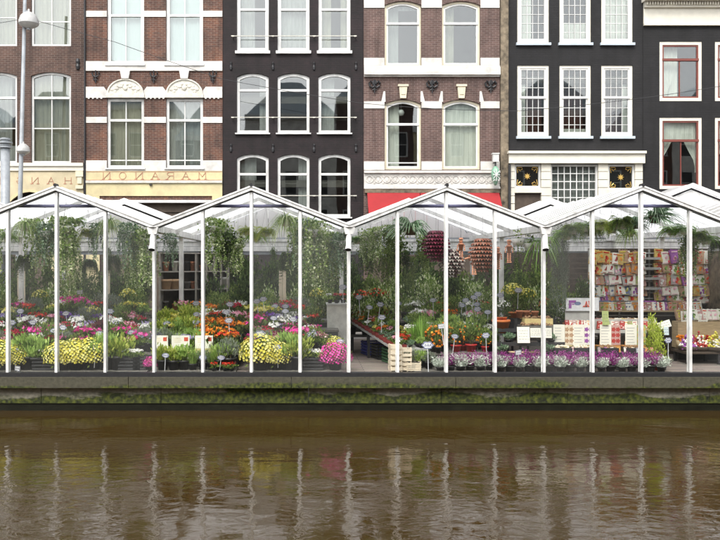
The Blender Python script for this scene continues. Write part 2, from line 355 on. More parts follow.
def window(house, px0, px1, py0, py1, y=FY, rise=0, fw=.075, vb=(.5,), hb=(), trans=(), fm='white', im=None, curt=None, cm='curtain', sill=None, sillm='white', rec=.07, label=None, bar=.035, panem='glass'):
    """px, py are facade measures; hb and trans are picture rows of thin and thick bars"""
    x0, x1, z1, z0 = fx(px0), fx(px1), fz(py0), fz(py1)
    mb = MB(); yf = y + rec
    mb.ring(outline(x0,x1,z0,z1,rise,.004), outline(x0,x1,z0,z1,rise,fw), yf, yf+.09)
    mi = 0
    mats = [M[fm]]
    f2 = fw
    if im:
        mats.append(M[im]); mi = 1; f2 = fw + .055
        mb.ring(outline(x0,x1,z0,z1,rise,fw-.003), outline(x0,x1,z0,z1,rise,f2), yf+.02, yf+.085, 1)
    for v in vb:
        if isinstance(v, tuple): v, lo, hi = v; zlo, zhi = fz(hi), fz(lo)
        else: zlo, zhi = z0+fw-.01, z1-f2*.6
        xx = x0 + f2 + (x1-x0-2*f2)*v; t = abs(2*v-1); zt = min(zhi, z1 - rise*t*t - f2*.6)
        mb.box(xx-bar/2, xx+bar/2, yf+.022, yf+.066, zlo, zt, mi)
    for r_ in hb: z = fz(r_); mb.box(x0+fw-.01, x1-fw+.01, yf+.025, yf+.063, z-bar/2, z+bar/2, mi)
    for r_ in trans: z = fz(r_); mb.box(x0+fw-.01, x1-fw+.01, yf-.012, yf+.08, z-.04, z+.04, mi)
    w = mb.build('window', mats, house)
    if label: w['label'] = label
    mb = MB(); mb.prism(outline(x0,x1,z0,z1,rise,fw*.7), yf+.046, yf+.052); mb.build('pane', M[panem], w)
    zt = z1-rise*.3
    if curt:
        mb = MB(); W = x1-x0
        for c in curt:
            kind = c[0]
            if kind == 'full': wavy(mb, x0-.05, x1+.05, z0-.02, z1+.02, yf+.15, .011 if cm != 'curtain_blue' else .003)
            elif kind == 'l': wavy(mb, x0-.05, x0+W*c[1], z0, z1, yf+.24)
            elif kind == 'r': wavy(mb, x1-W*c[1], x1+.05, z0, z1, yf+.24)
            elif kind == 'tl': wavy(mb, x0-.02, x0+W*.52, z0+(z1-z0)*c[1], z1-.1, yf+.2, tie=-1)
            elif kind == 'tr': wavy(mb, x1-W*.52, x1+.02, z0+(z1-z0)*c[1], z1-.1, yf+.2, tie=1)
            elif kind == 'top': wavy(mb, x0, x1, z1-(z1-z0)*c[1], z1, yf+.17)
            elif kind == 'bot': wavy(mb, x0, x1, z0, z0+(z1-z0)*c[1], yf+.19)
        mb.build('curtain', M[cm], w)
    if sill:
        mb = MB(); mb.box(x0-.05, x1+.05, y-.09, yf, z0-sill, z0-.004); mb.build('sill', M[sillm], w)
    return w
def op(px0, px1, py0, py1, rise=0): return (fx(px0), fx(px1), fz(py1), fz(py0), rise)
def house(name, label, px0, px1, top, ops, wm, depth=9, floors=()):
    h = thing(name, label, 'house', ((fx(px0)+fx(px1))/2*0, 0, 0))
    x0, x1 = fx(px0), fx(px1); mb = MB()
    facade(mb, x0, x1, -.02, top, FY, ops)
    mb.poly([(x0,FY,-.02),(x0,FY,top),(x0,FY+depth,top),(x0,FY+depth,-.02)]); mb.poly([(x1,FY,-.02),(x1,FY+depth,-.02),(x1,FY+depth,top),(x1,FY,top)])
    mb.poly([(x0,FY+depth,-.02),(x0,FY+depth,top),(x1,FY+depth,top),(x1,FY+depth,-.02)])
    w = mb.build('wall', wm, h)
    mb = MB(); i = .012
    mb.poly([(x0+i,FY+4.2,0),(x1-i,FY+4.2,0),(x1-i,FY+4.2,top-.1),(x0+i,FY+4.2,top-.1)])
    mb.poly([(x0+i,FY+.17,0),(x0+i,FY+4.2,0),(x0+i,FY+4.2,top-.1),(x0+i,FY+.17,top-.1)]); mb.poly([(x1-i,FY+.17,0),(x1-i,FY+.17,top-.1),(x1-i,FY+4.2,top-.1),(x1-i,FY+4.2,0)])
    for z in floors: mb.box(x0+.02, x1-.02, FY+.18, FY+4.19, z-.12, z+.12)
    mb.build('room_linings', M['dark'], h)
    mb = MB(); mb.box(x0-.02, x1+.02, FY-.12, FY+depth, top+.002, top+.3); mb.build('roof', M['sillgrey'] if top < 12.4 else M['white'], h)
    return h
def band(mb, px0, px1, py0, py1, out=.03, m=0): mb.box(fx(px0), fx(px1), FY-out, FY+.02, fz(py1), fz(py0), m)
GL = {'M': [[(0,0),(0,1),(.5,.35),(1,1),(1,0)]], 'A': [[(0,0),(.5,1),(1,0)],[(.2,.36),(.8,.36)]], 'N': [[(0,0),(0,1),(1,0),(1,1)]],
      'R': [[(0,0),(0,1),(.7,1),(.95,.85),(.95,.65),(.7,.5),(0,.5)],[(.5,.5),(1,0)]], 'H': [[(0,0),(0,1)],[(1,0),(1,1)],[(0,.5),(1,.5)]],
      'O': [[(.5+.5*math.cos(a*PI/8), .5+.5*math.sin(a*PI/8)) for a in range(17)]], 'G': [[(.5+.5*math.cos(a*PI/8), .5+.5*math.sin(a*PI/8)) for a in range(2,15)]+[(1,.42),(.6,.42)]],
      'T': [[(.5,0),(.5,1)],[(0,1),(1,1)]]}
def letter(mb, ch, cx, cz, w, h, y, t=.017, mirror=True, m=0):
    for line in GL[ch]:
        for a, b in zip(line[:-1], line[1:]):
            pa, pb = [Vector(((((-1 if mirror else 1)*(p[0]-.5))*w)+cx, 0, cz+(p[1]-.5)*h)) for p in (a, b)]
            d = pb-pa
            if d.length < 1e-5: continue
            u = Vector((-d.z,0,d.x)).normalized()*t/2; e = d.normalized()*t*.3
            q = [pa-u-e, pb-u+e, pb+u+e, pa+u-e]
            if mirror is not None: mb.prism([(v.x, v.z) for v in q], y-.012+R.uniform(0,.002), y, m)
    if ch in 'MANRHT':                                   # little serifs
        for sx in ((-.5,.5) if ch in 'MANH' else (-.5,)):
            mb.box(cx+sx*w-.045, cx+sx*w+.045, y-.011, y, cz-h/2-.012, cz-h/2+.012, m)

# house one, far left
ops = []
for c in (-57.5, -3, 51):
    ops += [op(c-20, c+20, -42, 46, .12), op(c-20, c+20, 72, 163, .13)]
ops += [op(-90, -40, 205, 320, .0), op(8, 52, 192, 320, .45)]
h1 = house('brick_house', 'brown brick house with tall arched white windows behind the lamp post', -110, 85, 13.4, ops, M['brick1'], floors=(4.9, 8.9))
window(h1, -77.5, -37.5, -42, 46, rise=.12, hb=(-10,20), curt=[('full',)], cm='curtain_olive')
window(h1, -23, 17, -42, 46, rise=.12, hb=(-10,17), curt=[('full',)], cm='curtain_olive')
window(h1, 31, 71, -42, 46, rise=.12, hb=(-10,21), curt=[('full',)], cm='curtain_olive')
window(h1, -77.5, -37.5, 72, 163, rise=.13, trans=(97.5,), hb=(128,), curt=[('full',)], cm='curtain_grey')
window(h1, -23, 17, 72, 163, rise=.13, trans=(97.5,), hb=(128,), curt=[('l',.8),('bot',.2)], cm='curtain_grey')
window(h1, 31, 71, 72, 163, rise=.13, trans=(97.5,), hb=(128,), curt=[('full',)], cm='curtain_olive')
mb = MB(); band(mb, -110, 84, 163.3, 166.5, .14); band(mb, -110, 84, 166.6, 171, .09); mb.build('cornice', M['cream_light'], h1)
mb = MB(); facade(mb, fx(-110), fx(83.8), fz(320), fz(171.2), FY-.045, [op(-90,-40,205,320,0), op(8,52,192,320,.45)], .05); f_ = mb.build('fascia', M['yellow2'], h1)
mb = MB(); mb.box(fx(76.5), fx(84), FY-.13, FY-.047, fz(177), fz(171.4)); mb.box(fx(78), fx(82.5), FY-.11, FY-.047, fz(184), fz(177.1)); mb.box(fx(76.5), fx(84), FY-.13, FY-.047, fz(189), fz(185.5)); mb.build('corbel', M['cream'], h1)
mb = MB()
for ch, px in zip('HANGMATTEN'[:9].replace('E','T'), (68.5,51.5,35.5,20,3.5,-13,-29,-45,-61)):
    mb = MB(); letter(mb, ch, fx(px), fz(180.7), .21, .22, FY-.045); mb.build('sign_letter', M['redletter'], f_)
mb = MB(); 
mb.ring(outline(fx(8)-.08,fx(52)+.08,fz(320),fz(192)+.08,.45), outline(fx(8),fx(52),fz(320)+.08,fz(192),.45), FY-.07, FY-.047); mb.build('arch_moulding', M['yellow'], f_)
mb = MB(); mb.box(fx(10), fx(50), FY+.14, FY+.16, 0, fz(200)); mb.build('shop_front', M['brown_wood'], h1)
mb = MB()
for c in (78,):
    mb.lathe([(.001,0),(.055,.02),(.075,.12),(.05,.2),(.075,.28),(.055,.38),(.001,.4)], (fx(c), FY-.02, fz(70)), 10)
mb.lathe([(.001,0),(.05,.02),(.06,.12),(.04,.2),(.06,.28),(.045,.38),(.001,.4)], (fx(23), FY-.02, fz(66)), 10)
pieces(mb, 'wall_anchor', M['iron'], h1)
mb = MB(); mb.tube([(fx(85.3), FY-.06, .1),(fx(85.3), FY-.06, 13)], .03, 8); mb.build('drain_pipe', M['iron'], h1)

# house two, russet brick with white bands
ops = []
for c in (125.5, 184.5): ops += [op(c-18.5, c+18.5, -30, 64), op(c-18.5, c+18.5, 98.2, 168)]
ops += [op(100, 212, 200, 330)]
h2 = house('banded_brick_house', 'russet brick house with white bands and carved half round window heads', 86, 222.6, 13.2, ops, M['brick2'], floors=(5.0, 9.0))
for c in (125.5, 184.5):
    window(h2, c-18.5, c+18.5, -30, 64, trans=(15,), fw=.12, curt=[('full',)], cm='curtain_blue', sill=.07)
    window(h2, c-18.5, c+18.5, 98.2, 168, trans=(120,), hb=(160,), fw=.10, curt=[('full',)], cm='curtain_grey' if c > 150 else 'curtain_olive', sill=.05)
mb = MB(); dm = MB()
seg = [(86.2,107),(144,166),(203,222.4)]
for a, b in seg:
    band(mb, a, b, 11, 17, .03); band(mb, a, b, 117, 123, .03); band(mb, a, b, 160.5, 171, .04)
    band(mb, a, b, 91, 98, .05)
    e = 3 if a > 90 else 0; e2 = 3 if b < 220 else 0
    mb.prism([(fx(a), fz(91)), (fx(b), fz(91)), (fx(b-e2), fz(87)), (fx(a+e), fz(87))], FY-.052, FY+.01)
    k = a+2
    while k < b-2: dm.box(fx(k), fx(k)+.06, FY-.05, FY-.01, fz(98)-.035, fz(98)-.001); k += 4.2
band(mb, 86.2, 222.4, 61.5, 71, .05); band(mb, 107, 144, 168.3, 171, .042); band(mb, 166, 203, 168.3, 171, .042)
pieces(mb, 'stone_band', M['bandwhite'], h2); dm.build('drip_moulding', M['bandwhite'], h2)
for c in (125.5, 184.5):
    mb = MB(); x0, x1 = fx(c-18.5), fx(c+18.5); cx = fx(c); hw = (x1-x0)/2; zb = fz(94)
    arc = [(cx+hw*math.cos(PI*i/16), zb+ (fz(79)-fz(94))*math.sin(PI*i/16)) for i in range(17)]
    mb.prism(arc, FY-.04, FY+.02); t_ = mb.build('tympanum', M['stone'], h2)
    mb = MB(); mb.ring(arc + [], [(cx+(p[0]-cx)*.9, zb+.03+(p[1]-zb)*.86) for p in arc], FY-.075, FY-.041)
    for i in range(13):                                    # carved scrolls
        a = PI*(i+.5)/13; rr = .6 + .16*(i % 2)
        px_, pz_ = cx+hw*rr*math.cos(a)*.95, zb+.05+(fz(79)-fz(94))*rr*math.sin(a)*.75
        mb.lathe([(.001,.03),(.045,.02),(.055,0),(.05,-.02)], (0,0,0), 10)
        k = len(mb.v)-40
        for q in range(k, len(mb.v)): v = mb.v[q]; mb.v[q] = (px_+v[0]*(1+.4*(i%3)), FY-.042-v[2]*.9, pz_+v[1])
    mb.lathe([(.001,.05),(.07,.035),(.09,0),(.085,-.02)], (0,0,0), 12)
    for q in range(len(mb.v)-48, len(mb.v)): v = mb.v[q]; mb.v[q] = (cx+v[0], FY-.042-v[2], zb+.2+v[1])
    mb.build('carving', M['stone'], t_)
    mb = MB(); mb.box(x0-.02, x1+.02, FY-.09, FY+.02, fz(98), fz(94)+.001); mb.build('lintel', M['stone'], h2)
    mb = MB(); mb.prism([(cx-.12, fz(79)), (cx+.12, fz(79)), (cx+.17, fz(71.2)), (cx-.17, fz(71.2))], FY-.10, FY+.02); mb.build('keystone', M['bandwhite'], h2)
def anchor(h, px, py, style=0):
    x, z = fx(px), fz(py); mb = MB(); y = FY-.05
    mb.tube([(x,y,z-.22),(x,y,z+.22)], .02, 6)
    if style == 0:
        for s in (-1,1):
            mb.tube([(x,y,z-.02),(x+s*.09,y,z+.03),(x+s*.13,y,z+.13),(x+s*.09,y,z+.17)], .026, 6)
            mb.tube([(x,y,z-.1),(x+s*.06,y,z-.12),(x+s*.07,y,z-.05)], .022, 6)
    else:
        for s in (-1,1):
            mb.tube([(x,y,z+.02),(x+s*.07,y,z-.03),(x+s*.16,y,z+.02),(x+s*.19,y,z+.12),(x+s*.13,y,z+.2),(x+s*.08,y,z+.14)], .034, 6)
            mb.tube([(x,y,z),(x+s*.05,y,z+.1),(x+s*.02,y,z+.22)], .034, 6)
            mb.tube([(x,y,z-.08),(x+s*.08,y,z-.12)], .02, 6)
    mb.box(x-.03, x+.03, FY-.05, FY+.01, z-.03, z+.03)
    mb.build('wall_anchor', M['iron'], h)
for px in (96, 154, 213): anchor(h2, px, 77)
mb = MB(); band(mb, 86.4, 222.4, 171.3, 180.6, .05); f2_ = mb.build('fascia', M['yellow'], h2)
mb = MB()
for ch, px in zip('NONARAM', (107,123,139.5,155.5,170.5,186,202.5)):
    lm = MB(); letter(lm, ch, fx(px), fz(175.9), .23, .235, FY-.052); lm.build('sign_letter', M['redletter'], f2_)
mb.box(fx(86.5), fx(222), FY-.058, FY-.052, fz(180.4), fz(179.9)); mb.box(fx(86.5), fx(222), FY-.058, FY-.052, fz(172.2), fz(171.8))
pieces(mb, 'sign_line', M['redletter'], f2_)
mb = MB(); band(mb, 86.4, 222.4, 180.7, 183.2, .10); mb.build('moulding', M['stone'], h2)
mb = MB(); band(mb, 86.4, 222.4, 183.3, 196, .045); band(mb, 86.4, 99.8, 196.05, 320, .045); band(mb, 212.2, 222.4, 196.05, 320, .045); mb.build('shop_fascia', M['yellow'], h2)
mb = MB(); mb.box(fx(150), fx(152.5), FY-.12, FY-.05, fz(185.6), fz(184.2)); mb.build('spotlight', M['iron'], h2)
mb = MB(); mb.box(fx(100), fx(212), FY-.16, FY+.04, fz(203), fz(200.3)); mb.build('awning_cassette', M['white'], h2)
mb = MB(); mb.box(fx(100.2), fx(211.8), FY+.05, FY+.09, fz(212), fz(203.1)); mb.box(fx(100.2), fx(211.8), FY+.10, FY+.14, 0, fz(212)); mb.build('shop_front', M['brown_wood'], h2)

# house three, plum black brick
cols = ((236.7,268.7),(277.4,309.6),(318.3,350.6)); ops = []
for a, b in cols: ops += [op(a,b,-38,51), op(a,b,73,133,.13), op(a,b,154,217,.13)]
h3 = house('plum_brick_house', 'narrow plum black brick house with nine white sash windows', 223, 363.3, 13.6, ops, M['brick3'], floors=(5.0, 7.9))
cur = [[('l',.55)],[('full',)],[('l',.4),('r',.3)]], [[('r',.3)],[],[('l',.5)]], [[('l',.6)],[('r',.35)],[]]
for i, (a, b) in enumerate(cols):
    window(h3, a, b, -38, 51, vb=(), trans=(9,), fw=.12, curt=cur[0][i], cm=('curtain_grey','curtain_grey','curtain_olive')[i], sill=.10)
    window(h3, a, b, 73, 133, rise=.13, vb=(), trans=(90,), fw=.10, curt=cur[1][i] or None, cm='curtain_grey', sill=.05)
    window(h3, a, b, 154, 217, rise=.13, vb=(), trans=(174,), fw=.10, curt=cur[2][i] or None, cm='curtain_grey', sill=.05)
for py in (37, 118, 196):
    mb = MB(); z = fz(py)
    mb.tube([(fx(232),FY-.12,z),(fx(356),FY-.12,z)], .014, 6)
    for px in (233,273,314,355): mb.tube([(fx(px),FY+.01,z),(fx(px),FY-.12,z)], .02, 6); mb.box(fx(px)-.05, fx(px)+.05, FY-.135, FY-.125, z-.018, z+.018)
    mb.build('guard_rail', M['stone'], h3)
mb = MB(); mb.box(fx(223.5), fx(363), FY-.05, FY-.003, fz(230), fz(222)); mb.build('cornice', M['brown_wood'], h3)
mb = MB()
for px in (231, 273, 314, 356):
    for py in (66, 148): mb.lathe([(.001,0),(.04,.02),(.05,.1),(.03,.18),(.05,.25),(.001,.3)], (fx(px), FY-.01, fz(py)-.15), 8)
pieces(mb, 'wall_anchor', M['iron'], h3)

# house four, red brown brick with white trim
cols = ((384.6,421.2),(442,480.2)); ops = []
for a, b in cols: ops += [op(a,b,1,66,.14), op(a,b,99.5,169.5,.15)]
ops += [op(368,498,193,330)]
h4 = house('trimmed_brick_house', 'red brown brick house with white trim above a red awning', 363.6, 499.7, 12.8, ops, M['brick4'], floors=(5.2, 8.2))
for i, (a, b) in enumerate(cols):
    window(h4, a, b, 1, 66, rise=.14, vb=(), trans=(23,), fw=.07, fm='cream', im='white', curt=[('l',.4),('top',.12)] if i == 0 else [('l',.35)], cm='curtain_grey' if i == 0 else 'curtain_olive', sill=.04)
    window(h4, a, b, 99.5, 169.5, rise=.15, vb=(), trans=(124,), hb=(162.5,) if i == 0 else (), fw=.07, fm='cream', im='white', curt=[('l',.42)] if i == 0 else [('full',)], cm='curtain')
mb = MB()
for a, b in ((363.9,384.4),(421.4,441.8),(480.4,499.4)):
    band(mb, a, b, -1, 8, .03); band(mb, a, b, 58, 65.5, .03); band(mb, a, b, 101.5, 108.5, .035); band(mb, a, b, 161.5, 170, .035)
for a, b in cols:
    for s, p in ((-1, a), (1, b)):
        mb.prism([(fx(p)+(-.03 if s > 0 else -.12), fz(102)), (fx(p)+(.12 if s > 0 else .03), fz(102)), (fx(p)+(.04 if s > 0 else .02), fz(91.5)), (fx(p)+(-.02 if s > 0 else -.04), fz(91.5))][::1], FY-.037, FY+.01)
band(mb, 363.9, 499.4, 68, 75.5, .16); band(mb, 363.9, 499.4, 66.2, 67.9, .10); band(mb, 363.9, 499.4, 75.6, 77, .08)
pieces(mb, 'stone_band', M['bandwhite'], h4)
for a, b in cols:
    c = (a+b)/2; mb = MB(); cx = fx(c)
    mb.prism([(cx-.10, fz(98.6)), (cx+.10, fz(98.6)), (cx+.14, fz(87)), (cx-.14, fz(87))], FY-.10, FY+.02)
    mb.box(cx-.18, cx+.18, FY-.13, FY-.02, fz(86.9), fz(85)); mb.box(cx-.07, cx+.07, FY-.12, FY-.10, fz(95), fz(89)); mb.build('keystone', M['cream'], h4)
for px in (374.5, 432, 490.5): anchor(h4, px, 87, 1)
mb = MB(); band(mb, 363.9, 499.4, 171, 173.3, .14); band(mb, 363.9, 499.4, 187, 189, .12); band(mb, 363.9, 499.4, 173.35, 186.95, .05)
k = 366
while k < 497:                                             # raised scroll pattern of the frieze
    x, z = fx(k+3.4), fz(179.6)
    pts = [(x+.11*math.cos(a*PI/6), z+.11*math.sin(a*PI/6)) for a in range(12)]
    mb.ring([(x+(p[0]-x)*1.25, z+(p[1]-z)*1.1) for p in pts], pts, FY-.075, FY-.052)
    mb.prism([(x-.035,z-.06),(x+.035,z-.06),(x+.05,z+.06),(x-.05,z+.06)], FY-.07, FY-.052)
    mb.box(x+.14, x+.20, FY-.07, FY-.052, z-.14, z-.09); mb.box(x+.14, x+.20, FY-.07, FY-.052, z+.09, z+.14)
    k += 8.6
mb.build('frieze', M['bandwhite'], h4)
mb = MB(); band(mb, 364.5, 499.4, 189.1, 193, .10); mb.build('awning_housing', M['strip'], h4)
mb = MB(); x0, x1 = fx(367), fx(498.5)
for k in range(2):
    a, b = (x0, (x0*3+x1*2)/5-.01) if k == 0 else ((x0*3+x1*2)/5+.01, x1)
    mb.mesh([(a,FY-.11,fz(193.2)),(b,FY-.11,fz(193.2)),(b,FY-.75,fz(216)),(a,FY-.75,fz(216)),(a,FY-.08,fz(193.2)),(b,FY-.08,fz(193.2)),(b,FY-.72,fz(216)-.02),(a,FY-.72,fz(216)-.02)],
        [(0,1,2,3),(7,6,5,4),(3,2,6,7),(0,3,7,4),(1,5,6,2)])
    mb.box(a, b, FY-.76, FY-.745, fz(216)-.2, fz(216)-.003)
mb.build('awning', M['awning'], h4)
mb = MB(); mb.box(fx(368.2), fx(497.8), FY+.10, FY+.14, 0, fz(193.5)); mb.build('shop_front', M['brown_wood'], h4)
mb = MB(); mb.lathe([(.001,-.11),(.08,-.09),(.12,0),(.08,.09),(.001,.11)], (fx(402), FY+.30, fz(111)), 14); mb.tube([(fx(402),FY+.3,fz(111)+.1),(fx(402),FY+.3,fz(101))], .006, 4); mb.build('paper_lamp', M['white'], h4, True)
mb = MB(); mb.box(fx(401), fx(419), FY+.22, FY+.34, fz(169), fz(164.5)); mb.build('windowsill_box', M['sgreen0'], h4)
# hanging lantern sign on house four
ls = thing('lantern_sign', 'green and white oval hanging sign under a white lamp box', 'sign', (fx(493), FY-.35, fz(172)))
mb = MB(); mb.tube([(0,.35,.30),(0,0,.30)], .018, 6); mb.tube([(0,0,.14),(0,0,.32)], .03, 8); mb.build('bracket', M['iron'], ls)
mb = MB(); mb.box(-.10, .10, -.08, .08, .30, .56); mb.box(-.12, .12, -.10, .10, .56, .60); mb.build('lamp_box', M['white'], ls)
M['sgreen'] = mat('sea_green_enamel', (.20,.38,.27), .4, .4, 8)
mb = MB(); mb.lathe([(.001,-.5),(.04,-.49),(.06,-.42),(.12,-.3),(.15,-.1),(.12,.05),(.05,.15),(.001,.17)], (0,0,0), 12); mb.build('sign_body', M['sgreen'], ls, True)
mb = MB()
for a, b in (((-.1,-.28),(.1,-.02)),((.1,-.28),(-.1,-.02)),((0,-.32),(0,.04)),((-.12,-.15),(.12,-.15))):
    mb.tube([(a[0],-.14,a[1]),((a[0]+b[0])/2,-.16,(a[1]+b[1])/2),(b[0],-.14,b[1])], .014, 5)
for a in range(3): mb.tube([(-.06+.06*a,-.13,-.30),(-.09+.08*a,-.12,-.36)], .02, 5)
mb.build('emblem', M['white'], ls)

# house five, black with small panes
mb0 = None
cols = ((517.3,549),(559.5,591),(601.3,632.8)); ops = []
for a, b in cols: ops += [op(a,b,-30,43), op(a,b,65.3,136.3)]
ops += [op(512,640,164,330)]
h5 = house('black_painted_house', 'black painted house with small paned white sash windows', 508.2, 642.6, 13.4, ops, M['brick5'], floors=(5.3, 8.6))
for i, (a, b) in enumerate(cols):
    H = (136.3-65.3)
    rows = [65.3+3.5 + k*9.3 for k in range(1,3)] + [99+ k*8.5 for k in range(1,4)]
    window(h5, a, b, 65.3, 136.3, vb=(.25,.5,.75), bar=.018, hb=rows, trans=(97.3,), fw=.10, rec=.03, fm='cream_light', im='white', curt=[[('l',.32)],[('bot',.12)],[('r',.25)]][i], cm='curtain', sill=.09, sillm='sillgrey')
    window(h5, a, b, -30, 43, vb=(.25,.5,.75), bar=.018, hb=[-22,-13,-4,5,14,23,32], fw=.10, rec=.03, fm='cream_light', im='white', curt=[[('l',.5)],[('bot',.3)],[('full',)]][i], cm='curtain', sill=.09, sillm='sillgrey')
    mb = MB(); wavy(mb, fx(a)+.1, fx(b)-.1, fz(130), fz(68), FY+.55); mb.build('curtain', M['curtain_red'], h5)
mb = MB(); band(mb, 506.5, 643, 152, 154.5, .30); band(mb, 507.5, 642.5, 154.6, 163.9, .22); mb.build('cornice', M['cream_light'], h5)
mb = MB()
for a, b in ((509.5,514),(540.5,550),(597.5,607),(634,641.5)):
    k = 164
    while k < 235: band(mb, a, b, k+.15, k+7.6, .10); k += 8
band(mb, 514, 540.5, 188, 193, .12); band(mb, 607, 634, 190, 194, .12)
pieces(mb, 'pilaster_block', M['cream_light'], h5)
M['gold'] = mat('gold_leaf', (.75,.50,.14), .35, .15, 6, metal=.6)
def starwin(a, b, t, bt):
    w = window(h5, a, b, t, bt, y=FY-.10, vb=(), fw=.07, fm='white', panem='glass')
    mb = MB(); cx, cz = (fx(a)+fx(b))/2, (fz(t)+fz(bt))/2; y = FY-.002
    pts = []
    for i in range(16): rr = .12 if i % 2 == 0 else .05; an = PI*i/8; pts.append((cx+rr*math.cos(an), cz+rr*math.sin(an)))
    mb.prism(pts[::1], y-.012, y)
    for sx in (-1,1):
        for sz in (-1,1):
            ax, az = cx+sx*((fx(b)-fx(a))/2-.13), cz+sz*((fz(t)-fz(bt))/2-.13)
            mb.tube([(ax,y,az-sz*.16),(ax+sx*.03,y,az),(ax,y,az+sz*.03),(ax-sx*.14,y,az+sz*.03),(ax-sx*.16,y,az-sz*.04),(ax-sx*.1,y,az-sz*.05)], .011, 5)
            mb.tube([(ax-sx*.02,y,az-sz*.02),(ax-sx*.09,y,az-sz*.10)], .011, 5)
    mb.build('gold_star', M['gold'], w)
    mb = MB(); mb.box(fx(a)+.05, fx(b)-.05, FY+.04, FY+.06, fz(bt)+.05, fz(t)-.05); mb.build('backing', M['brick5'], w)
starwin(514, 540.3, 164.5, 188); starwin(607.2, 634, 164.5, 190)
window(h5, 550, 597.4, 164.5, 207, y=FY-.08, vb=[k/7 for k in range(1,7)], bar=.028, hb=(173.5,181.5,189.5,197.5), fw=.07, curt=[('full',)], cm='curtain_grey')
mb = MB(); mb.box(fx(512.2), fx(540.3), FY+.02, FY+.06, 0, fz(193.2)); mb.box(fx(541), fx(639.8), FY+.03, FY+.07, 0, fz(208)); mb.build('shop_front', M['brown_wood'], h5)
pw = MB(); pw.box(fx(500.2), fx(507.8), FY-.10, FY+8, -.02, 13.6)
tag(pw.build('party_wall', M['strip']), 'weathered brown stone party wall between brick house and black house', 'wall')
pw = MB(); pw.tube([(fx(508.3),FY-.16,.0),(fx(508.3),FY-.16,fz(165))], .05, 8)
tag(pw.build('drain_pipe', M['iron']), 'black drain pipe beside the cream shop front', 'pipe')

# house six, right edge
cols = ((659.5,702),(715,757.5),(770.5,813)); ops = []
for a, b in cols: ops += [op(a,b,41.5,101), op(a,b,117.5,189)]
h6 = house('red_window_house', 'black house with red framed windows under a white cornice', 642.9, 830, fz(-4.6), ops, M['brick5'], floors=(4.7, 7.8))
for a, b in cols:
    c = .5
    window(h6, a, b, 41.5, 101, vb=((.48,61,98),), trans=(59.5,), fw=.11, rec=.02, fm='cream_light', im='redframe', curt=[('l',.5)], cm='curtain')
    window(h6, a, b, 117.5, 189, vb=((.52,142,187),), trans=(140.5,), fw=.11, rec=.02, fm='cream_light', im='redframe', curt=[('tl',.28),('tr',.24),('top',.3)], cm='curtain')
    mb = MB(); mb.lathe([(.03,0),(.035,.02),(.025,.06),(.028,.13),(.02,.16)], (fx(a+11), FY+.19, fz(97)), 8)
    for i in range(7): mb.tube([(fx(a+11),FY+.19,fz(97)+.15),(fx(a+11)+.02*i,FY+.19,fz(97)+.25+.05*i)], .006, 4); mb.lathe([(.001,0),(.02,.015),(.001,.03)], (fx(a+11)+.02*i, FY+.19, fz(97)+.24+.05*i), 6)
    mb.build('windowsill_vase', M['white'], h6)
mb = MB(); band(mb, 643.2, 829, 24, 26, .10); band(mb, 643.2, 829, 8.5, 23.9, .05); band(mb, 641.5, 829, 0, 3, .42); band(mb, 643.2, 829, 3.1, 8.4, .16)
k = 644
while k < 828: mb.box(fx(k), fx(k)+.045, FY-.24, FY-.163, fz(6.5), fz(3.6)); k += 2.6
band(mb, 641.5, 829, -4, -.1, .5)
mb.build('cornice', M['cream_light'], h6)
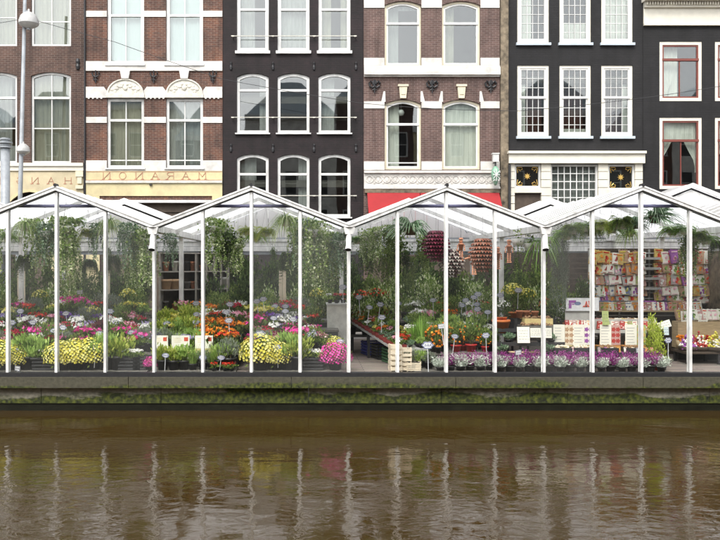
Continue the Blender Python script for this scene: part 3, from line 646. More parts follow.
# ---------------------------------------------------------------- greenhouses of the market
BW = 3.98
def bc(b): return -1.135 + BW*(b-2)                    # ridge position of bay b
ZE, ZR, YB = 3.02, 3.80, 7.0
BAYS = {0: 'cut off greenhouse at the left edge', 1: 'greenhouse beside the lamp post', 2: 'greenhouse with the pot shelves',
        3: 'greenhouse with the open aisle', 4: 'greenhouse with the seed packets', 5: 'cut off greenhouse at the right edge'}
GHL = {0: 'white glazed market greenhouse, cut off by the left edge', 1: 'white glazed market greenhouse beside the grey lamp post',
       2: 'white glazed market greenhouse with shelves of clay pots and cyclamen', 3: 'white glazed market greenhouse with an open plank aisle and hanging clay figures',
       4: 'white glazed market greenhouse full of seed packets and bulb boxes', 5: 'white glazed market greenhouse, cut off by the right edge'}
def zroof(dx): return ZR - (ZR-ZE)*abs(dx)/(BW/2)
for b in range(6):
    g = thing('greenhouse', GHL[b], 'greenhouse', (bc(b), 0, 0), 0, 'row of gabled market greenhouses')
    H = BW/2; pw = .027
    pos = [-H, -H/2, 0, H/2] + ([H] if b == 5 else [])
    for x in pos:
        mb = MB(); top = zroof(x) - (.06 if abs(x) < H-.01 else .12)
        mb.box(x-pw, x+pw, -.03, .05, .037, top)
        mb.box(x-pw-.012, x+pw+.012, .052, .07, .037, top)
        mb.build('post', M['steel_white'], g)
    for i in range(4):                                      # front panes
        xa, xb = -H + i*H/2 + pw+.003, -H + (i+1)*H/2 - pw-.003
        mb = MB(); mb.prism([(xa,.04),(xb,.04),(xb,zroof(xb)-.07),(xa,zroof(xa)-.07)], .006, .014); mb.build('pane', M['gh_hazed' if (b == 1 or (b == 2 and i > 1) or (b == 4 and i == 0)) else 'gh_glass'], g)
    mb = MB()                                               # front rake bars
    for s in (-1,1):
        p = [(0,ZR+.01),(0,ZR-.055),(s*H,ZE-.055),(s*H,ZE+.01)]
        if s > 0: p = p[::-1]
        mb.prism(p, -.075, .06)
        p = [(0,ZR-.056),(0,ZR-.085),(s*H,ZE-.085),(s*H,ZE-.056)]
        if s > 0: p = p[::-1]
        mb.prism(p, -.03, .052, 1)
        mb.prism([(q[0], q[1]+.0) for q in ([(0,ZR+.045),(0,ZR+.011),(s*H,ZE+.011),(s*H,ZE+.045)][::(-1 if s > 0 else 1)])], -.09, -.02)
    mb.build('rake_bar', [M['steel_white'], M['steel']], g)
    mb = MB(); mb.tube([(0,-.10,ZR+.05),(0,.05,ZR+.05)], .035, 8); mb.build('ridge_cap', M['iron'], g)
    mb = MB(); hw = .50*BW/2*.96; zt = 3.435
    mb.tube([(-hw*.97,.10,zt),(hw*.97,.10,zt)], .036, 10); mb.build('rolled_screen', M['shade'], g)
    for s in (-1,1):                                        # roof slopes with ribs
        mb = MB()
        def slope(mb, ya, yb, dz, th=.02, m=0, e=0):
            mb.mesh([(0,ya,ZR+dz),(s*(H-e),ya,ZE+dz),(s*(H-e),yb,ZE+dz),(0,yb,ZR+dz),(0,ya,ZR+dz-th),(s*(H-e),ya,ZE+dz-th),(s*(H-e),yb,ZE+dz-th),(0,yb,ZR+dz-th)],
                    [(0,1,2,3),(7,6,5,4),(0,4,5,1),(1,5,6,2),(2,6,7,3),(3,7,4,0)], m)
        slope(mb, -.018, 6.15, .03)
        y = .35
        while y < 6.1: slope(mb, y, y+.045, .052, .021, 1); y += .62
        mb.build('roof_slope', [M['roof'], M['steel_white']], g)
        mb = MB(); slope(mb, 6.0, 7.25, .26 if b != 5 else .68, .05); 
        mb.build('raised_rear_roof', M['roof'], g)
        mb = MB(); slope(mb, 5.93, 5.998, .28 if b != 5 else .70, .17 if b != 5 else .12); slope(mb, 6.03, 6.06, .20 if b != 5 else .57, .15 if b != 5 else .05, 1); (slope(mb, 6.03, 6.06, .51, .50) if b == 5 else None)  # black strip is painted shade, for the dark gap below the white fascia
        mb.build('fascia', [M['steel_white'], M['iron']], g)
        mb = MB()
        for y in (2.3, 4.6):
            slope(mb, y, y+.05, -.0, .09)
        mb.build('rafter', M['steel_white'], g)
    mb = MB()                                               # rear gable of white boards over a grooved beam
    n = 12
    for i in range(n):
        xa, xb = -H+BW*i/n+.006, -H+BW*(i+1)/n-.006
        pts = [(xa,ZE-.06),(xb,ZE-.06),(xb,zroof(xb)+.28),(xa,zroof(xa)+.28)]
        if abs(xa+xb) < .01: pass
        mb.prism(pts, YB-.05, YB-.02)
    mb.build('rear_gable', M['gable'], g)
    mb = MB(); 
    for z0, z1, yy in ((2.60,2.735,.02),(2.745,2.87,.0),(2.88,2.95,.05)): mb.box(-H, H, YB-.12-yy, YB-.03, z0, z1)
    mb.box(-H, H, YB-.10, YB-.06, 2.5, 3.0, 1)
    mb.build('rear_beam', [M['steel_white'], M['steel']], g)
    mb = MB()
    for y in (3.5, 6.95):
        mb.box(-H-.05, -H+.05, y-.05, y+.05, .004, 2.93)
    mb.build('inner_post', M['steel_white'], g)
    mb = MB(); mb.box(-H-.09, -H-.07, -.01, 7.2, ZE-.12, ZE+.02); mb.box(-H+.07, -H+.09, -.01, 7.2, ZE-.12, ZE+.02); mb.box(-H-.0699, -H+.0699, -.01, 7.2, ZE-.12, ZE-.09); mb.build('valley_gutter', M['steel_white'], g)
    mb = MB(); x = -H                                       # hopper and short spout at the foot of the valley
    mb.mesh([(x-.115,-.16,ZE-.03),(x+.115,-.16,ZE-.03),(x+.115,-.035,ZE-.03),(x-.115,-.035,ZE-.03),(x-.08,-.15,ZE-.17),(x+.08,-.15,ZE-.17),(x+.08,-.035,ZE-.17),(x-.08,-.035,ZE-.17)],
            [(0,1,5,4),(1,2,6,5),(2,3,7,6),(3,0,4,7),(4,5,6,7)])
    tl = R.uniform(-.03, .05)
    mb.tube([(x,-.10,ZE-.16),(x+tl*.4,-.11,ZE-.3),(x+tl,-.22,ZE-.49)], [.052,.060,.066], 14, cap=False)
    mb.tube([(x+tl,-.221,ZE-.4925),(x+tl*.98,-.215,ZE-.48)], [.060,.060], 14, 1)
    mb.tube([(x,-.10,ZE-.03),(x,-.10,ZE-.028)], [.1,.1], 8, 1)
    mb.build('rain_spout', [M['steel_white'], M['pipe_dark']], g)

# ---------------------------------------------------------------- lamps and cable in the street
def street_lamp(px0, px1, lamps, label, d=25.0, r=.075):
    t = thing('street_lamp', label, 'street lamp', (gx(px0,d), d-CD, 0))
    dx = gx(px1,d)-gx(px0,d); mb = MB(); top = gz(-25, d)
    mb.tube([(0,0,0),(0,0,1.1),(dx*.25,0,top*.3),(dx,0,top)], [r*1.7,r*1.5,r,r*.7], 12); mb.build('pole', M['steel'], t, True)
    for px, py, w, hz in lamps:
        cx, cz = gx(px,d)-t.location.x, gz(py,d); hw = w*d/F/2; L_ = MB()
        L_.lathe([(hw*1.02,-hw*.42),(hw,-hw*.1),(hw*.85,hw*.35),(hw*.5,hw*.68),(.03,hw*.85),(.03,hw*1.1),(.001,hw*1.1)], (cx,-.02,cz), 20)
        hd = L_.build('lamp_hood', M['lampglass'], t, True)
        L_ = MB(); L_.lathe([(.001,-hw*.9),(hw*.5,-hw*.8),(hw*.85,-hw*.6),(hw*1.0,-hw*.425)], (cx,-.02,cz), 20); L_.build('diffuser', M['lampglass'], t, True)
        xp = dx*(cz/top)**1.0 if top else 0
        mb = MB(); mb.tube([(xp,0,cz+hw*.75),(cx,-.02,cz+hw*.95)], .03, 6); mb.box(cx-.05, cx+.05, -.08, .04, cz-hw*1.02, cz-hw*.86); mb.build('bracket', M['steel'], t)
    return t
M['lampglass'] = mat('frosted_lamp_glass', (.40,.40,.39), .3, .25, 6)
street_lamp(17.5, 25.5, [(29,20,19.5,0),(23.5,149,13,0)], 'tall thin grey street lamp with two white domed lamp heads')
t = thing('signal_post', 'short thick grey post with a flat ringed cap, left of thin lamp post', 'post', (gx(5.3,23.6), 7.6, 0))
mb = MB(); mb.tube([(0,0,0),(0,0,gz(148,23.6))], .135, 16); mb.build('post', M['steel'], t, True)
mb = MB(); z = gz(148,23.6)
for a, b_, r_ in ((.0,.05,.20),(.07,.10,.17),(.13,.18,.21),(.24,.28,.16)): mb.tube([(0,0,z+a),(0,0,z+b_)], r_, 16)
mb.tube([(0,0,z),(0,0,z+.3)], .12, 12); mb.build('cap', M['steel'], t)
def cable(name, label, pts, d, r=.009):
    mb = MB(); P_ = []
    for i in range(len(pts)-1):
        (a, b_), (c, e) = pts[i], pts[i+1]
        for k in range(8):
            u = k/8; sag = 0.5*4*u*(1-u)*abs(c-a)/100
            P_.append((gx(a+(c-a)*u, d), d-CD, gz(b_+(e-b_)*u+sag, d)))
    P_.append((gx(pts[-1][0], d), d-CD, gz(pts[-1][1], d)))
    mb.tube(P_, r, 5); tag(mb.build(name, M['iron']), label, 'cable')
cable('suspension_cable', 'thin dark cable strung across the street from the upper lamp head', [(-70,34),(28,18),(115,42),(222,79),(360,103),(440,109),(520,111),(643,98),(745,82)], 25.5)

# ---------------------------------------------------------------- houses across the canal behind the camera, mirrored in panes and water
mats = ['brick1','brick4','brick5','brick2','brick4','brick1']
lo = ['brown brick','pale jointed red brick','black painted','russet brick','tall red brick','narrow brown brick']
x = -31.2
M['brick6'] = brickm('ochre_brick', (.34,.25,.15), (.28,.20,.12), (.3,.27,.22), .2)
for i in (5,0,1,2,3,4,5,6,2,3):
    w = (7.2,6.4,5.6,7.4,6.2,7.0,8.2)[i]; top = (12.5,14,11.5,13.2,14.6,12.2,13.5)[i]
    lab = ['ochre brick house','pale plastered house','dark brick house','white painted house','tall red brick house','yellow plastered house','narrow brown house'][i] + ' across the canal, mirrored in the window panes' + (' at the far end' if x > 14 or x < -26 else '')
    t = thing('opposite_house', lab, 'house', (x+w/2, -25, .56), 0, 'houses on the opposite canal bank')
    wm = [M['brick6'], M['cream'], M['brick2'], M['bandwhite'], M['brick4'], M['yellow2'], M['brick1']][i]
    ops = []; nc = 3
    for fl in range(4):
        for c in range(nc):
            cx = -w/2 + w*(c+.5)/nc; ops.append((cx-.55, cx+.55, .9+3.1*fl, 2.9+3.1*fl, 0))
    mb = MB(); facade(mb, -w/2, w/2, 0, top, 0, ops, .15)
    mb.mesh([(-w/2,0,0),(w/2,0,0),(w/2,8,0),(-w/2,8,0),(-w/2,0,top),(w/2,0,top),(w/2,8,top),(-w/2,8,top)], [(1,2,6,5),(2,3,7,6),(3,0,4,7)])
    mb.mesh([(-w/2,.155,0),(w/2,.155,0),(w/2,.155,top),(-w/2,.155,top)], [(0,1,2,3)], 1)
    mb.box(-w/2-.02, w/2+.02, -.3, 8, top+.002, top+.4, 2)
    o = mb.build('wall', [wm, M['iron'], M['white']], t); 
    mb = MB()
    for a, b_, c, d_, _ in ops: mb.ring(outline(a,b_,c,d_,0,.003), outline(a,b_,c,d_,0,.1), .04, .12); mb.box(a+.08, b_-.08, .05, .11, (c+d_)/2-.03, (c+d_)/2+.03)
    mb.build('window_frames', M['white'], t)
    mb = MB()
    z0 = top+.402
    mb.prism([(-w/2,z0),(w/2,z0),(w*.12,z0+2.6),(-w*.12,z0+2.6)], .2, 7); mb.build('roof', M['sillgrey'], t)
    t.rotation_euler = (0,0,PI); x += w

# ---------------------------------------------------------------- camera, light
cam = bpy.data.cameras.new('camera'); co = bpy.data.objects.new('camera', cam); COL.objects.link(co); S.camera = co
co.location = (0, -CD, CH); co.rotation_euler = (PI/2, 0, 0)
cam.sensor_width = 36; cam.lens = 36*F/720; cam.shift_x = (360-VX)/720; cam.shift_y = -(270-VY)/720
cam.clip_end = 2000
W = bpy.data.worlds.new('World'); S.world = W; W.use_nodes = True; nt = W.node_tree; N = nt.nodes; L = nt.links
sky = N.new('ShaderNodeTexSky'); sky.sky_type = 'NISHITA'; sky.sun_disc = False; sky.sun_elevation = math.radians(52); sky.sun_rotation = math.radians(200)
sky.air_density = 1; sky.dust_density = 3; sky.ozone_density = 1
hs = N.new('ShaderNodeHueSaturation'); hs.inputs['Saturation'].default_value = .18; L.new(sky.outputs[0], hs.inputs['Color']); L.new(hs.outputs[0], N['Background'].inputs['Color'])
N['Background'].inputs['Strength'].default_value = .15
sun = bpy.data.lights.new('sun', 'SUN'); so = bpy.data.objects.new('sun', sun); COL.objects.link(so)
sun.energy = .8; sun.angle = math.radians(22); sun.color = (1, .94, .86)
# light travels from behind the camera, a little from the left, downwards
el, az = math.radians(52), math.radians(200)
d = Vector((-math.sin(az)*math.cos(el)*-1, math.cos(az)*math.cos(el), math.sin(el)))   # towards the sun: from the canal side
d = Vector((math.sin(az)*math.cos(el), math.cos(az)*math.cos(el), math.sin(el)))
so.rotation_euler = d.to_track_quat('Z', 'Y').to_euler()
S.view_settings.view_transform = 'Standard'; S.view_settings.look = 'None'; S.view_settings.exposure = 1.5; S.view_settings.gamma = 1
S.view_settings.use_curve_mapping = False
S.render.engine = 'CYCLES'; S.cycles.max_bounces = 10; S.cycles.transparent_max_bounces = 24; S.cycles.use_denoising = True
S.cycles.caustics_reflective = False; S.cycles.caustics_refractive = False
# ================================================================ plants and goods
def col(name, c, **k): M[name] = mat(name, c, **k)
M['lf_dark'] = leafm('dark_leaves', (.022,.045,.012), (.065,.115,.028), (.15,.22,.06), .35)
M['lf_mid'] = leafm('mid_green_leaves', (.06,.11,.025), (.16,.25,.05), (.36,.44,.13), .4)
M['lf_light'] = leafm('light_green_leaves', (0.169,0.27,0.0676), (0.338,0.507,0.118), (0.575,0.71,0.237))
M['lf_fern'] = leafm('fern_green', (0.0845,0.186,0.0254), (0.203,0.372,0.0592), (0.372,0.575,0.135))
M['lf_blue'] = leafm('blue_grey_leaves', (.07,.14,.07), (.17,.27,.15), (.42,.52,.38), .25)
M['lf_grey'] = leafm('grey_green_moss', (.13,.16,.12), (.22,.26,.19), (.34,.38,.30))
M['lf_var'] = leafm('cream_variegated_leaves', (.06,.14,.02), (.26,.38,.08), (.80,.82,.58), .3)
M['lf_lime'] = leafm('lime_leaves', (.26,.34,.03), (.42,.52,.06), (.60,.68,.14))
M['lf_burg'] = leafm('burgundy_leaves', (.05,.012,.02), (.12,.03,.04), (.22,.09,.08))
M['lf_silver'] = leafm('silver_white_twigs', (.42,.48,.40), (.62,.68,.60), (.80,.84,.76), .2)
M['lf_yg'] = leafm('yellow_green_leaves', (0.208,0.286,0.039), (0.39,0.494,0.091), (0.65,0.676,0.182))
def petal(n, a, b, c=None): M[n] = leafm(n, a, b, c or sc(b, 1.2), .2, .6)
petal('fl_yellow', (.55,.48,.05), (.78,.70,.12), (.88,.84,.34))
petal('fl_magenta', (.50,.02,.20), (.78,.04,.36), (.85,.16,.50))
petal('fl_pink', (.60,.18,.28), (.78,.36,.46), (.88,.62,.68))
petal('fl_crimson', (.28,.01,.03), (.50,.02,.06), (.68,.05,.10))
petal('fl_red', (.45,.02,.01), (.68,.04,.02), (.78,.10,.04))
petal('fl_white', (.66,.66,.60), (.82,.82,.78), (.9,.9,.88))
petal('fl_purple', (.08,.02,.20), (.17,.05,.36), (.30,.14,.50))
petal('fl_orange', (.58,.13,.01), (.80,.24,.02), (.88,.42,.05))
petal('fl_heather', (.20,.02,.16), (.36,.05,.28), (.50,.12,.40))
petal('fl_lilac', (.30,.24,.50), (.45,.38,.65), (.60,.55,.75))
col('potblack', (.02,.02,.02), rough=.5); col('clay', (.50,.20,.10), rough=.85, var=.3, scale=9); col('soil', (.04,.028,.018), rough=.95)
col('potwhite', (.72,.71,.66), rough=.5); col('potred', (.55,.03,.03), rough=.4); col('wire', (.5,.5,.5), rough=.4); col('stem', (.12,.09,.04), rough=.8)
col('eye', (.35,.22,.03)); col('potorange', (.62,.17,.04), rough=.6)
col('staging', (.16,.15,.13), rough=.7, var=.4); col('tray', (.03,.03,.032), rough=.6); col('redtray', (.23,.035,.03), rough=.6)
col('wood', (.50,.38,.22), rough=.75, var=.3, stretch=(1,1,6)); col('palewood', (.72,.63,.48), rough=.7, var=.2)
col('greencrate', (.03,.11,.04), rough=.5); col('bluecrate', (.03,.04,.28), rough=.5)
col('card', (.80,.78,.68), rough=.7, var=.06); col('cardlow', (.72,.58,.26), rough=.7); col('ink', (.10,.10,.14)); col('inkblue', (.08,.10,.28)); col('inkred', (.60,.09,.05))
col('orangebox', (.62,.28,.08), rough=.7); col('plastic', (.72,.73,.75), rough=.3); col('greyrack', (.42,.42,.40), rough=.5)
col('greypk', (.42,.41,.38)); col('yellowpk', (.60,.50,.14), scale=22, c2=(.5,.25,.08)); col('greenpk', (.36,.42,.16), scale=22); col('redpk', (.42,.05,.04), scale=22); col('pinkpk', (.55,.27,.27), scale=22, c2=(.5,.4,.3)); col('bluepk', (.16,.20,.34), scale=22); col('tanpk', (.46,.29,.17), scale=22, var=.4); col('violetpk', (.30,.08,.34), scale=22); col('bulb', (.30,.18,.09), rough=.9, var=.5, scale=20)

def rv(a=1): return Vector((R.uniform(-a,a), R.uniform(-a,a), R.uniform(-a,a)))
def sph():
    while 1:
        v = rv()
        if .05 < v.length <= 1: return v.normalized()
def bushmesh(n, rx, rz, zc, L_, W_, clumps=14, spread=.33, upw=.3, cone=False, m=0, base=None):
    mb = MB(); C = []
    for _ in range(clumps):
        d = sph(); r_ = R.uniform(.35,.95); k = 1
        if cone: h = R.random()**1.3; a = R.uniform(0,2*PI); C.append(Vector((math.cos(a)*rx*(1-h)*.85, math.sin(a)*rx*(1-h)*.85, zc-rz+2*rz*h)))
        else: C.append(Vector((d.x*rx*r_, d.y*rx*r_, zc+d.z*rz*r_)))
    for i in range(n):
        c = R.choice(C); k = spread*rx
        p = c + Vector((R.gauss(0,k*.6), R.gauss(0,k*.6), R.gauss(0,k*.6*min(1.6, rz/rx))))
        if p.z < .02: p.z = .02
        d = (p - Vector((0,0,zc*.5))).normalized()*.8 + Vector((0,0,upw)) + rv(.6)
        mb.leaf(p, d, L_*R.uniform(.6,1.3), W_*R.uniform(.7,1.3), m=m)
    return mb
def stemsmesh(mb, n, rx, h, r=.006, m=0):
    for i in range(n):
        a = R.uniform(0,2*PI); q = R.uniform(.2,.9)*rx
        mb.tube([(0,0,0),(math.cos(a)*q*.4,math.sin(a)*q*.4,h*.5),(math.cos(a)*q,math.sin(a)*q,h)], [r,r*.8,r*.5], 4, m)
def blossom(mb, p, d, r, npet=6, m=0, cup=.25, mc=None):
    d = d.normalized(); a = sph(); u = d.cross(a).normalized(); w = d.cross(u)
    n = len(mb.v); mb.v.append(tuple(p)); ro = R.uniform(0,PI)
    for i in range(npet*2):
        an = PI*i/npet + ro; rr = r*(1 if i % 2 == 0 else .55)
        mb.v.append(tuple(p + (u*math.cos(an) + w*math.sin(an))*rr + d*r*cup*(1 if i % 2 == 0 else .6)))
    k = npet*2
    for i in range(k): mb.f.append((n, n+1+i, n+1+(i+1) % k)); mb.m.append(m)
def pot(r, h, m='potblack', soil=True, rim=.012):
    mb = MB(); mb.lathe([(.001,0),(r*.72,0),(r*.95,h*.82),(r*.95+rim,h*.82),(r+rim,h),(r*.9,h),(r*.88,h*.88),(.001,h*.88)], n=14)
    return mb.data('pot', M[m], True)
PROTO = {}
def proto(key, parts): PROTO[key] = parts
def mum(color, n=340, r=.24, key=None):
    h = .13; lf = bushmesh(260, r*.85, .15, h+.10, .05, .022, upw=.3)
    fl = MB()
    for i in range(n):
        a = 2.39996*i; z = 1 - (i+.5)/n*1.38; q = math.sqrt(max(0,1-z*z)); d = Vector((math.cos(a)*q, math.sin(a)*q, z))
        rr = r*R.uniform(.93,1.07); p = Vector((d.x*rr, d.y*rr, h+.06+d.z*rr*.85))
        blossom(fl, p, d+rv(.35), .021*R.uniform(.7,1.2), 6, cup=.3)
    return [('pot', pot(.11,.13)), ('foliage', lf.data('foliage', M['lf_mid'])), ('flowers', fl.data('flowers', M[color]))]
for c in ('yellow','magenta'):
    proto('mum_'+c, mum('fl_'+c)); 
def bedding(color, lf='lf_mid', n=34, r=.16, fr=.03, leafs=130, up=.10, potm='potblack', npet=5, sprd=.8):
    l_ = bushmesh(leafs, r, .08, .15, .075, .05, clumps=9, upw=.5)
    fl = MB()
    for i in range(n):
        a = R.uniform(0,2*PI); q = r*R.random()**.5*sprd; p = Vector((math.cos(a)*q, math.sin(a)*q, .18+up*R.uniform(.5,1.15)))
        blossom(fl, p, Vector((math.cos(a)*.5,math.sin(a)*.5-.35,.7))+rv(.5), fr*R.uniform(.7,1.25), npet, cup=-.4 if i % 2 else .4)
        if i % 3 == 0: fl.tube([p-Vector((0,0,.1)), p], .003, 3, 1)
    return [('pot', pot(.075,.10,potm)), ('foliage', l_.data('foliage', M[lf])), ('flowers', fl.data('flowers', [M[color], M['stem']]))]
for c in ('magenta','pink','crimson','red','white','purple','orange','yellow','lilac'):
    proto('bed_'+c, bedding('fl_'+c)); proto('bed2_'+c, bedding('fl_'+c, 'lf_dark' if c in ('crimson','red','orange') else 'lf_light', 46, .17, .024))
def shrub(key, lf, n=420, rx=.2, rz=.2, zc=.34, L_=.07, W_=.028, potm='potblack', pr=.10, ph=.16, cone=False, clumps=16, upw=.5, extra=None, spread=.33):
    mb = bushmesh(n, rx, rz, zc, L_, W_, clumps, spread, upw, cone); st = MB(); stemsmesh(st, 6, rx*.7, zc)
    parts = [('pot', pot(pr, ph, potm)), ('foliage', mb.data('foliage', M[lf])), ('stem', st.data('stem', M['stem']))]
    if extra: parts.append(extra)
    proto(key, parts)
shrub('herb', 'lf_light', 480, .19,.13,.27,.07,.022, upw=1.2)
shrub('herb2', 'lf_yg', 420, .18,.12,.25,.06,.026, upw=.8)
shrub('herbgrey', 'lf_grey', 420, .18,.13,.26,.05,.014, upw=1.0)
shrub('burgundy', 'lf_burg', 320, .17,.10,.22,.055,.03, upw=.6)
shrub('hebe', 'lf_mid', 460, .19,.16,.30,.045,.02)
shrub('succ', 'lf_blue', 240, .12,.07,.15,.05,.03, upw=.9, pr=.07, ph=.09)
shrub('bush_dark', 'lf_dark', 1300, .36,.62,.95,.08,.036, pr=.16, ph=.26, clumps=34, spread=.28)
shrub('bush_mid', 'lf_mid', 1100, .36,.52,.85,.10,.04, pr=.16, ph=.26, clumps=26, spread=.28)
shrub('conifer', 'lf_dark', 1700, .30,.78,1.0,.06,.016, pr=.15, ph=.24, cone=True, clumps=60, upw=.9, spread=.22)
shrub('ficus', 'lf_dark', 520, .32,.50,1.05,.15,.06, pr=.15, ph=.24, clumps=20, upw=-.1)
shrub('topiary', 'lf_mid', 620, .17,.16,.62,.045,.02, potm='potwhite', pr=.13, ph=.26, clumps=26)
shrub('azalea', 'lf_var', 500, .26,.3,.5,.06,.028, clumps=18)
shrub('lime', 'lf_lime', 1000, .15,.33,.52,.055,.02, potm='potred', pr=.10, ph=.17, cone=True, clumps=34, upw=1.0, spread=.4)
def fruits(n, rx, rz, zc, r, key, m):
    mb = MB()
    for i in range(n):
        d = sph(); p = (d.x*rx, d.y*rx, zc+d.z*rz); mb.lathe([(.001,-r),(r*.7,-r*.7),(r,0),(r*.7,r*.7),(.001,r)], p, 7)
    return (key, mb.data(key, M[m], True))
shrub('citrus', 'lf_mid', 360, .19,.20,.40,.08,.034, potm='potred', pr=.11, ph=.15, extra=fruits(16,.19,.17,.36,.022,'fruit','fl_orange'))
shrub('physalis', 'lf_mid', 280, .17,.26,.42,.06,.03, extra=fruits(26,.18,.24,.40,.034,'fruit','fl_orange'))
def yel(key, lf, color, n=120, r=.26, zc=.62):
    mb = bushmesh(420, r, .34, .5, .09, .03, 20); fl = MB()
    for i in range(n):
        d = sph(); d.z = abs(d.z); p = Vector((d.x*r, d.y*r, zc+d.z*.22)); blossom(fl, p, d+rv(.3), .035*R.uniform(.6,1.2))
    st = MB(); stemsmesh(st, 7, r*.6, .55)
    proto(key, [('pot', pot(.12,.18,'potorange')), ('foliage', mb.data('foliage', M[lf])), ('flowers', fl.data('flowers', M[color])), ('stem', st.data('stem', M['stem']))])
yel('tall_yellow', 'lf_mid', 'fl_yellow'); yel('tall_orange', 'lf_mid', 'fl_orange'); yel('tall_white', 'lf_dark', 'fl_white', 60); yel('tall_red', 'lf_dark', 'fl_red', 60)
mb = MB()                                                   # upright strap leaves
for i in range(80):
    a = R.uniform(0,2*PI); q = R.uniform(.0,.09); lean = R.uniform(.02,.16); h = R.uniform(.35,.62)
    b0 = Vector((math.cos(a)*q, math.sin(a)*q, .12)); mb.strip([b0, b0+Vector((math.cos(a)*lean*.4,math.sin(a)*lean*.4,h*.55)), b0+Vector((math.cos(a)*lean,math.sin(a)*lean,h))], .022)
proto('strap', [('pot', pot(.11,.15)), ('foliage', mb.data('foliage', M['lf_fern']))])
mb = MB()
for i in range(110):
    a = R.uniform(0,2*PI); q = R.uniform(.0,.07); lean = R.uniform(.05,.25); h = R.uniform(.18,.36)
    b0 = Vector((math.cos(a)*q, math.sin(a)*q, .10)); mb.strip([b0, b0+Vector((math.cos(a)*lean*.4,math.sin(a)*lean*.4,h*.6)), b0+Vector((math.cos(a)*lean,math.sin(a)*lean,h))], .008)
proto('grass', [('pot', pot(.08,.11)), ('foliage', mb.data('foliage', M['lf_light']))])
for key, lf, n, w in (('heather','fl_heather',120,.012), ('silver','lf_silver',150,.018)):
    mb = MB()
    for i in range(n):
        a = R.uniform(0,2*PI); q = R.uniform(0,.12); h = R.uniform(.10,.22) if key == 'heather' else R.uniform(.08,.19); ln = R.uniform(0,.10)
        b0 = Vector((math.cos(a)*q*.6, math.sin(a)*q*.6, .09)); t_ = b0+Vector((math.cos(a)*(q*.4+ln), math.sin(a)*(q*.4+ln), h))
        if key == 'heather':
            for k in range(7): p = b0.lerp(t_, .2+k*.13); mb.leaf(p, (t_-b0).normalized()+rv(.7), .026, w)
        else:
            for k in range(4): p = b0.lerp(t_, .1+k*.26); mb.leaf(p, (t_-b0).normalized()+rv(.8), .05, w)
    st = MB(); stemsmesh(st, 12, .1, .2, .003)
    proto(key, [('pot', pot(.075,.10,'tray' if key == 'heather' else 'potblack')), ('sprigs', mb.data('sprigs', M[lf])), ('stem', st.data('stem', M['stem']))])
# hanging plants: origin at the pot's rim, hanger up to its hook
def hanger(h=.5, r=.11):
    mb = MB()
    for k in range(3): a = 2*PI*k/3; mb.tube([(math.cos(a)*r,math.sin(a)*r,0),(0,0,h*.75)], .0035, 4)
    mb.tube([(0,0,h*.75),(0,0,h)], .004, 4); return ('hanger', mb.data('hanger', M['wire']))
def hpot(r=.12, m='potwhite'):
    mb = MB(); mb.lathe([(.001,-.13),(r*.7,-.13),(r,-.0),(r*.92,0),(.001,-.02)], n=14); return ('pot', mb.data('pot', M[m], True))
def hfern(key, lf, n=90, L_=.42, leafl=.06, droop=.6, w=.018):
    mb = MB()
    for i in range(n):
        a = R.uniform(0,2*PI); l = L_*R.uniform(.6,1.1); up = R.uniform(.0,.30); pts = []
        for k in range(9):
            t = k/8; pts.append(Vector((math.cos(a)*l*t*(1-.35*t*t*droop), math.sin(a)*l*t*(1-.35*t*t*droop), up*t*1.2 - droop*l*1.25*t*t)))
        mb.strip(pts, .006)
        for k in range(1, 9):
            t = (pts[k]-pts[k-1]).normalized(); u = t.cross(Vector((0,0,1)))
            if u.length < .1: u = Vector((-math.sin(a), math.cos(a), 0))
            u.normalize()
            for s in (-1,1):
                for e in (0,.5): mb.leaf(pts[k-1].lerp(pts[k], e), u*s+t*.3+Vector((0,0,-.25)), leafl*(1-.5*k/8), w, up=Vector((0,0,1)))
    proto(key, [hpot(.12), ('foliage', mb.data('foliage', M[lf])), hanger()])
hfern('fern', 'lf_fern'); hfern('fern_mid', 'lf_mid', 130, .36, .06, .8, .02); hfern('fern_light', 'lf_yg', 130, .38, .055, .7, .014); hfern('fern_dark', 'lf_dark', 130, .36, .07, 1.3, .024)
def hspider(key, lf, n=190, L_=.46, w=.024, droop=1.0, up=.45):
    mb = MB()
    for i in range(n):
        a = R.uniform(0,2*PI); l = L_*R.uniform(.5,1.1); u_ = up*R.uniform(.4,1.1); 
        mb.strip([Vector((math.cos(a)*l*t, math.sin(a)*l*t, u_*t-droop*l*1.5*t*t)) for t in (0,.2,.4,.6,.8,1)], w)
    proto(key, [hpot(.12), ('foliage', mb.data('foliage', M[lf])), hanger()])
hspider('spider', 'lf_light'); hspider('spider_var', 'lf_var'); hspider('strap_hang', 'lf_fern', 50, .40, .035, 1.1, .25)
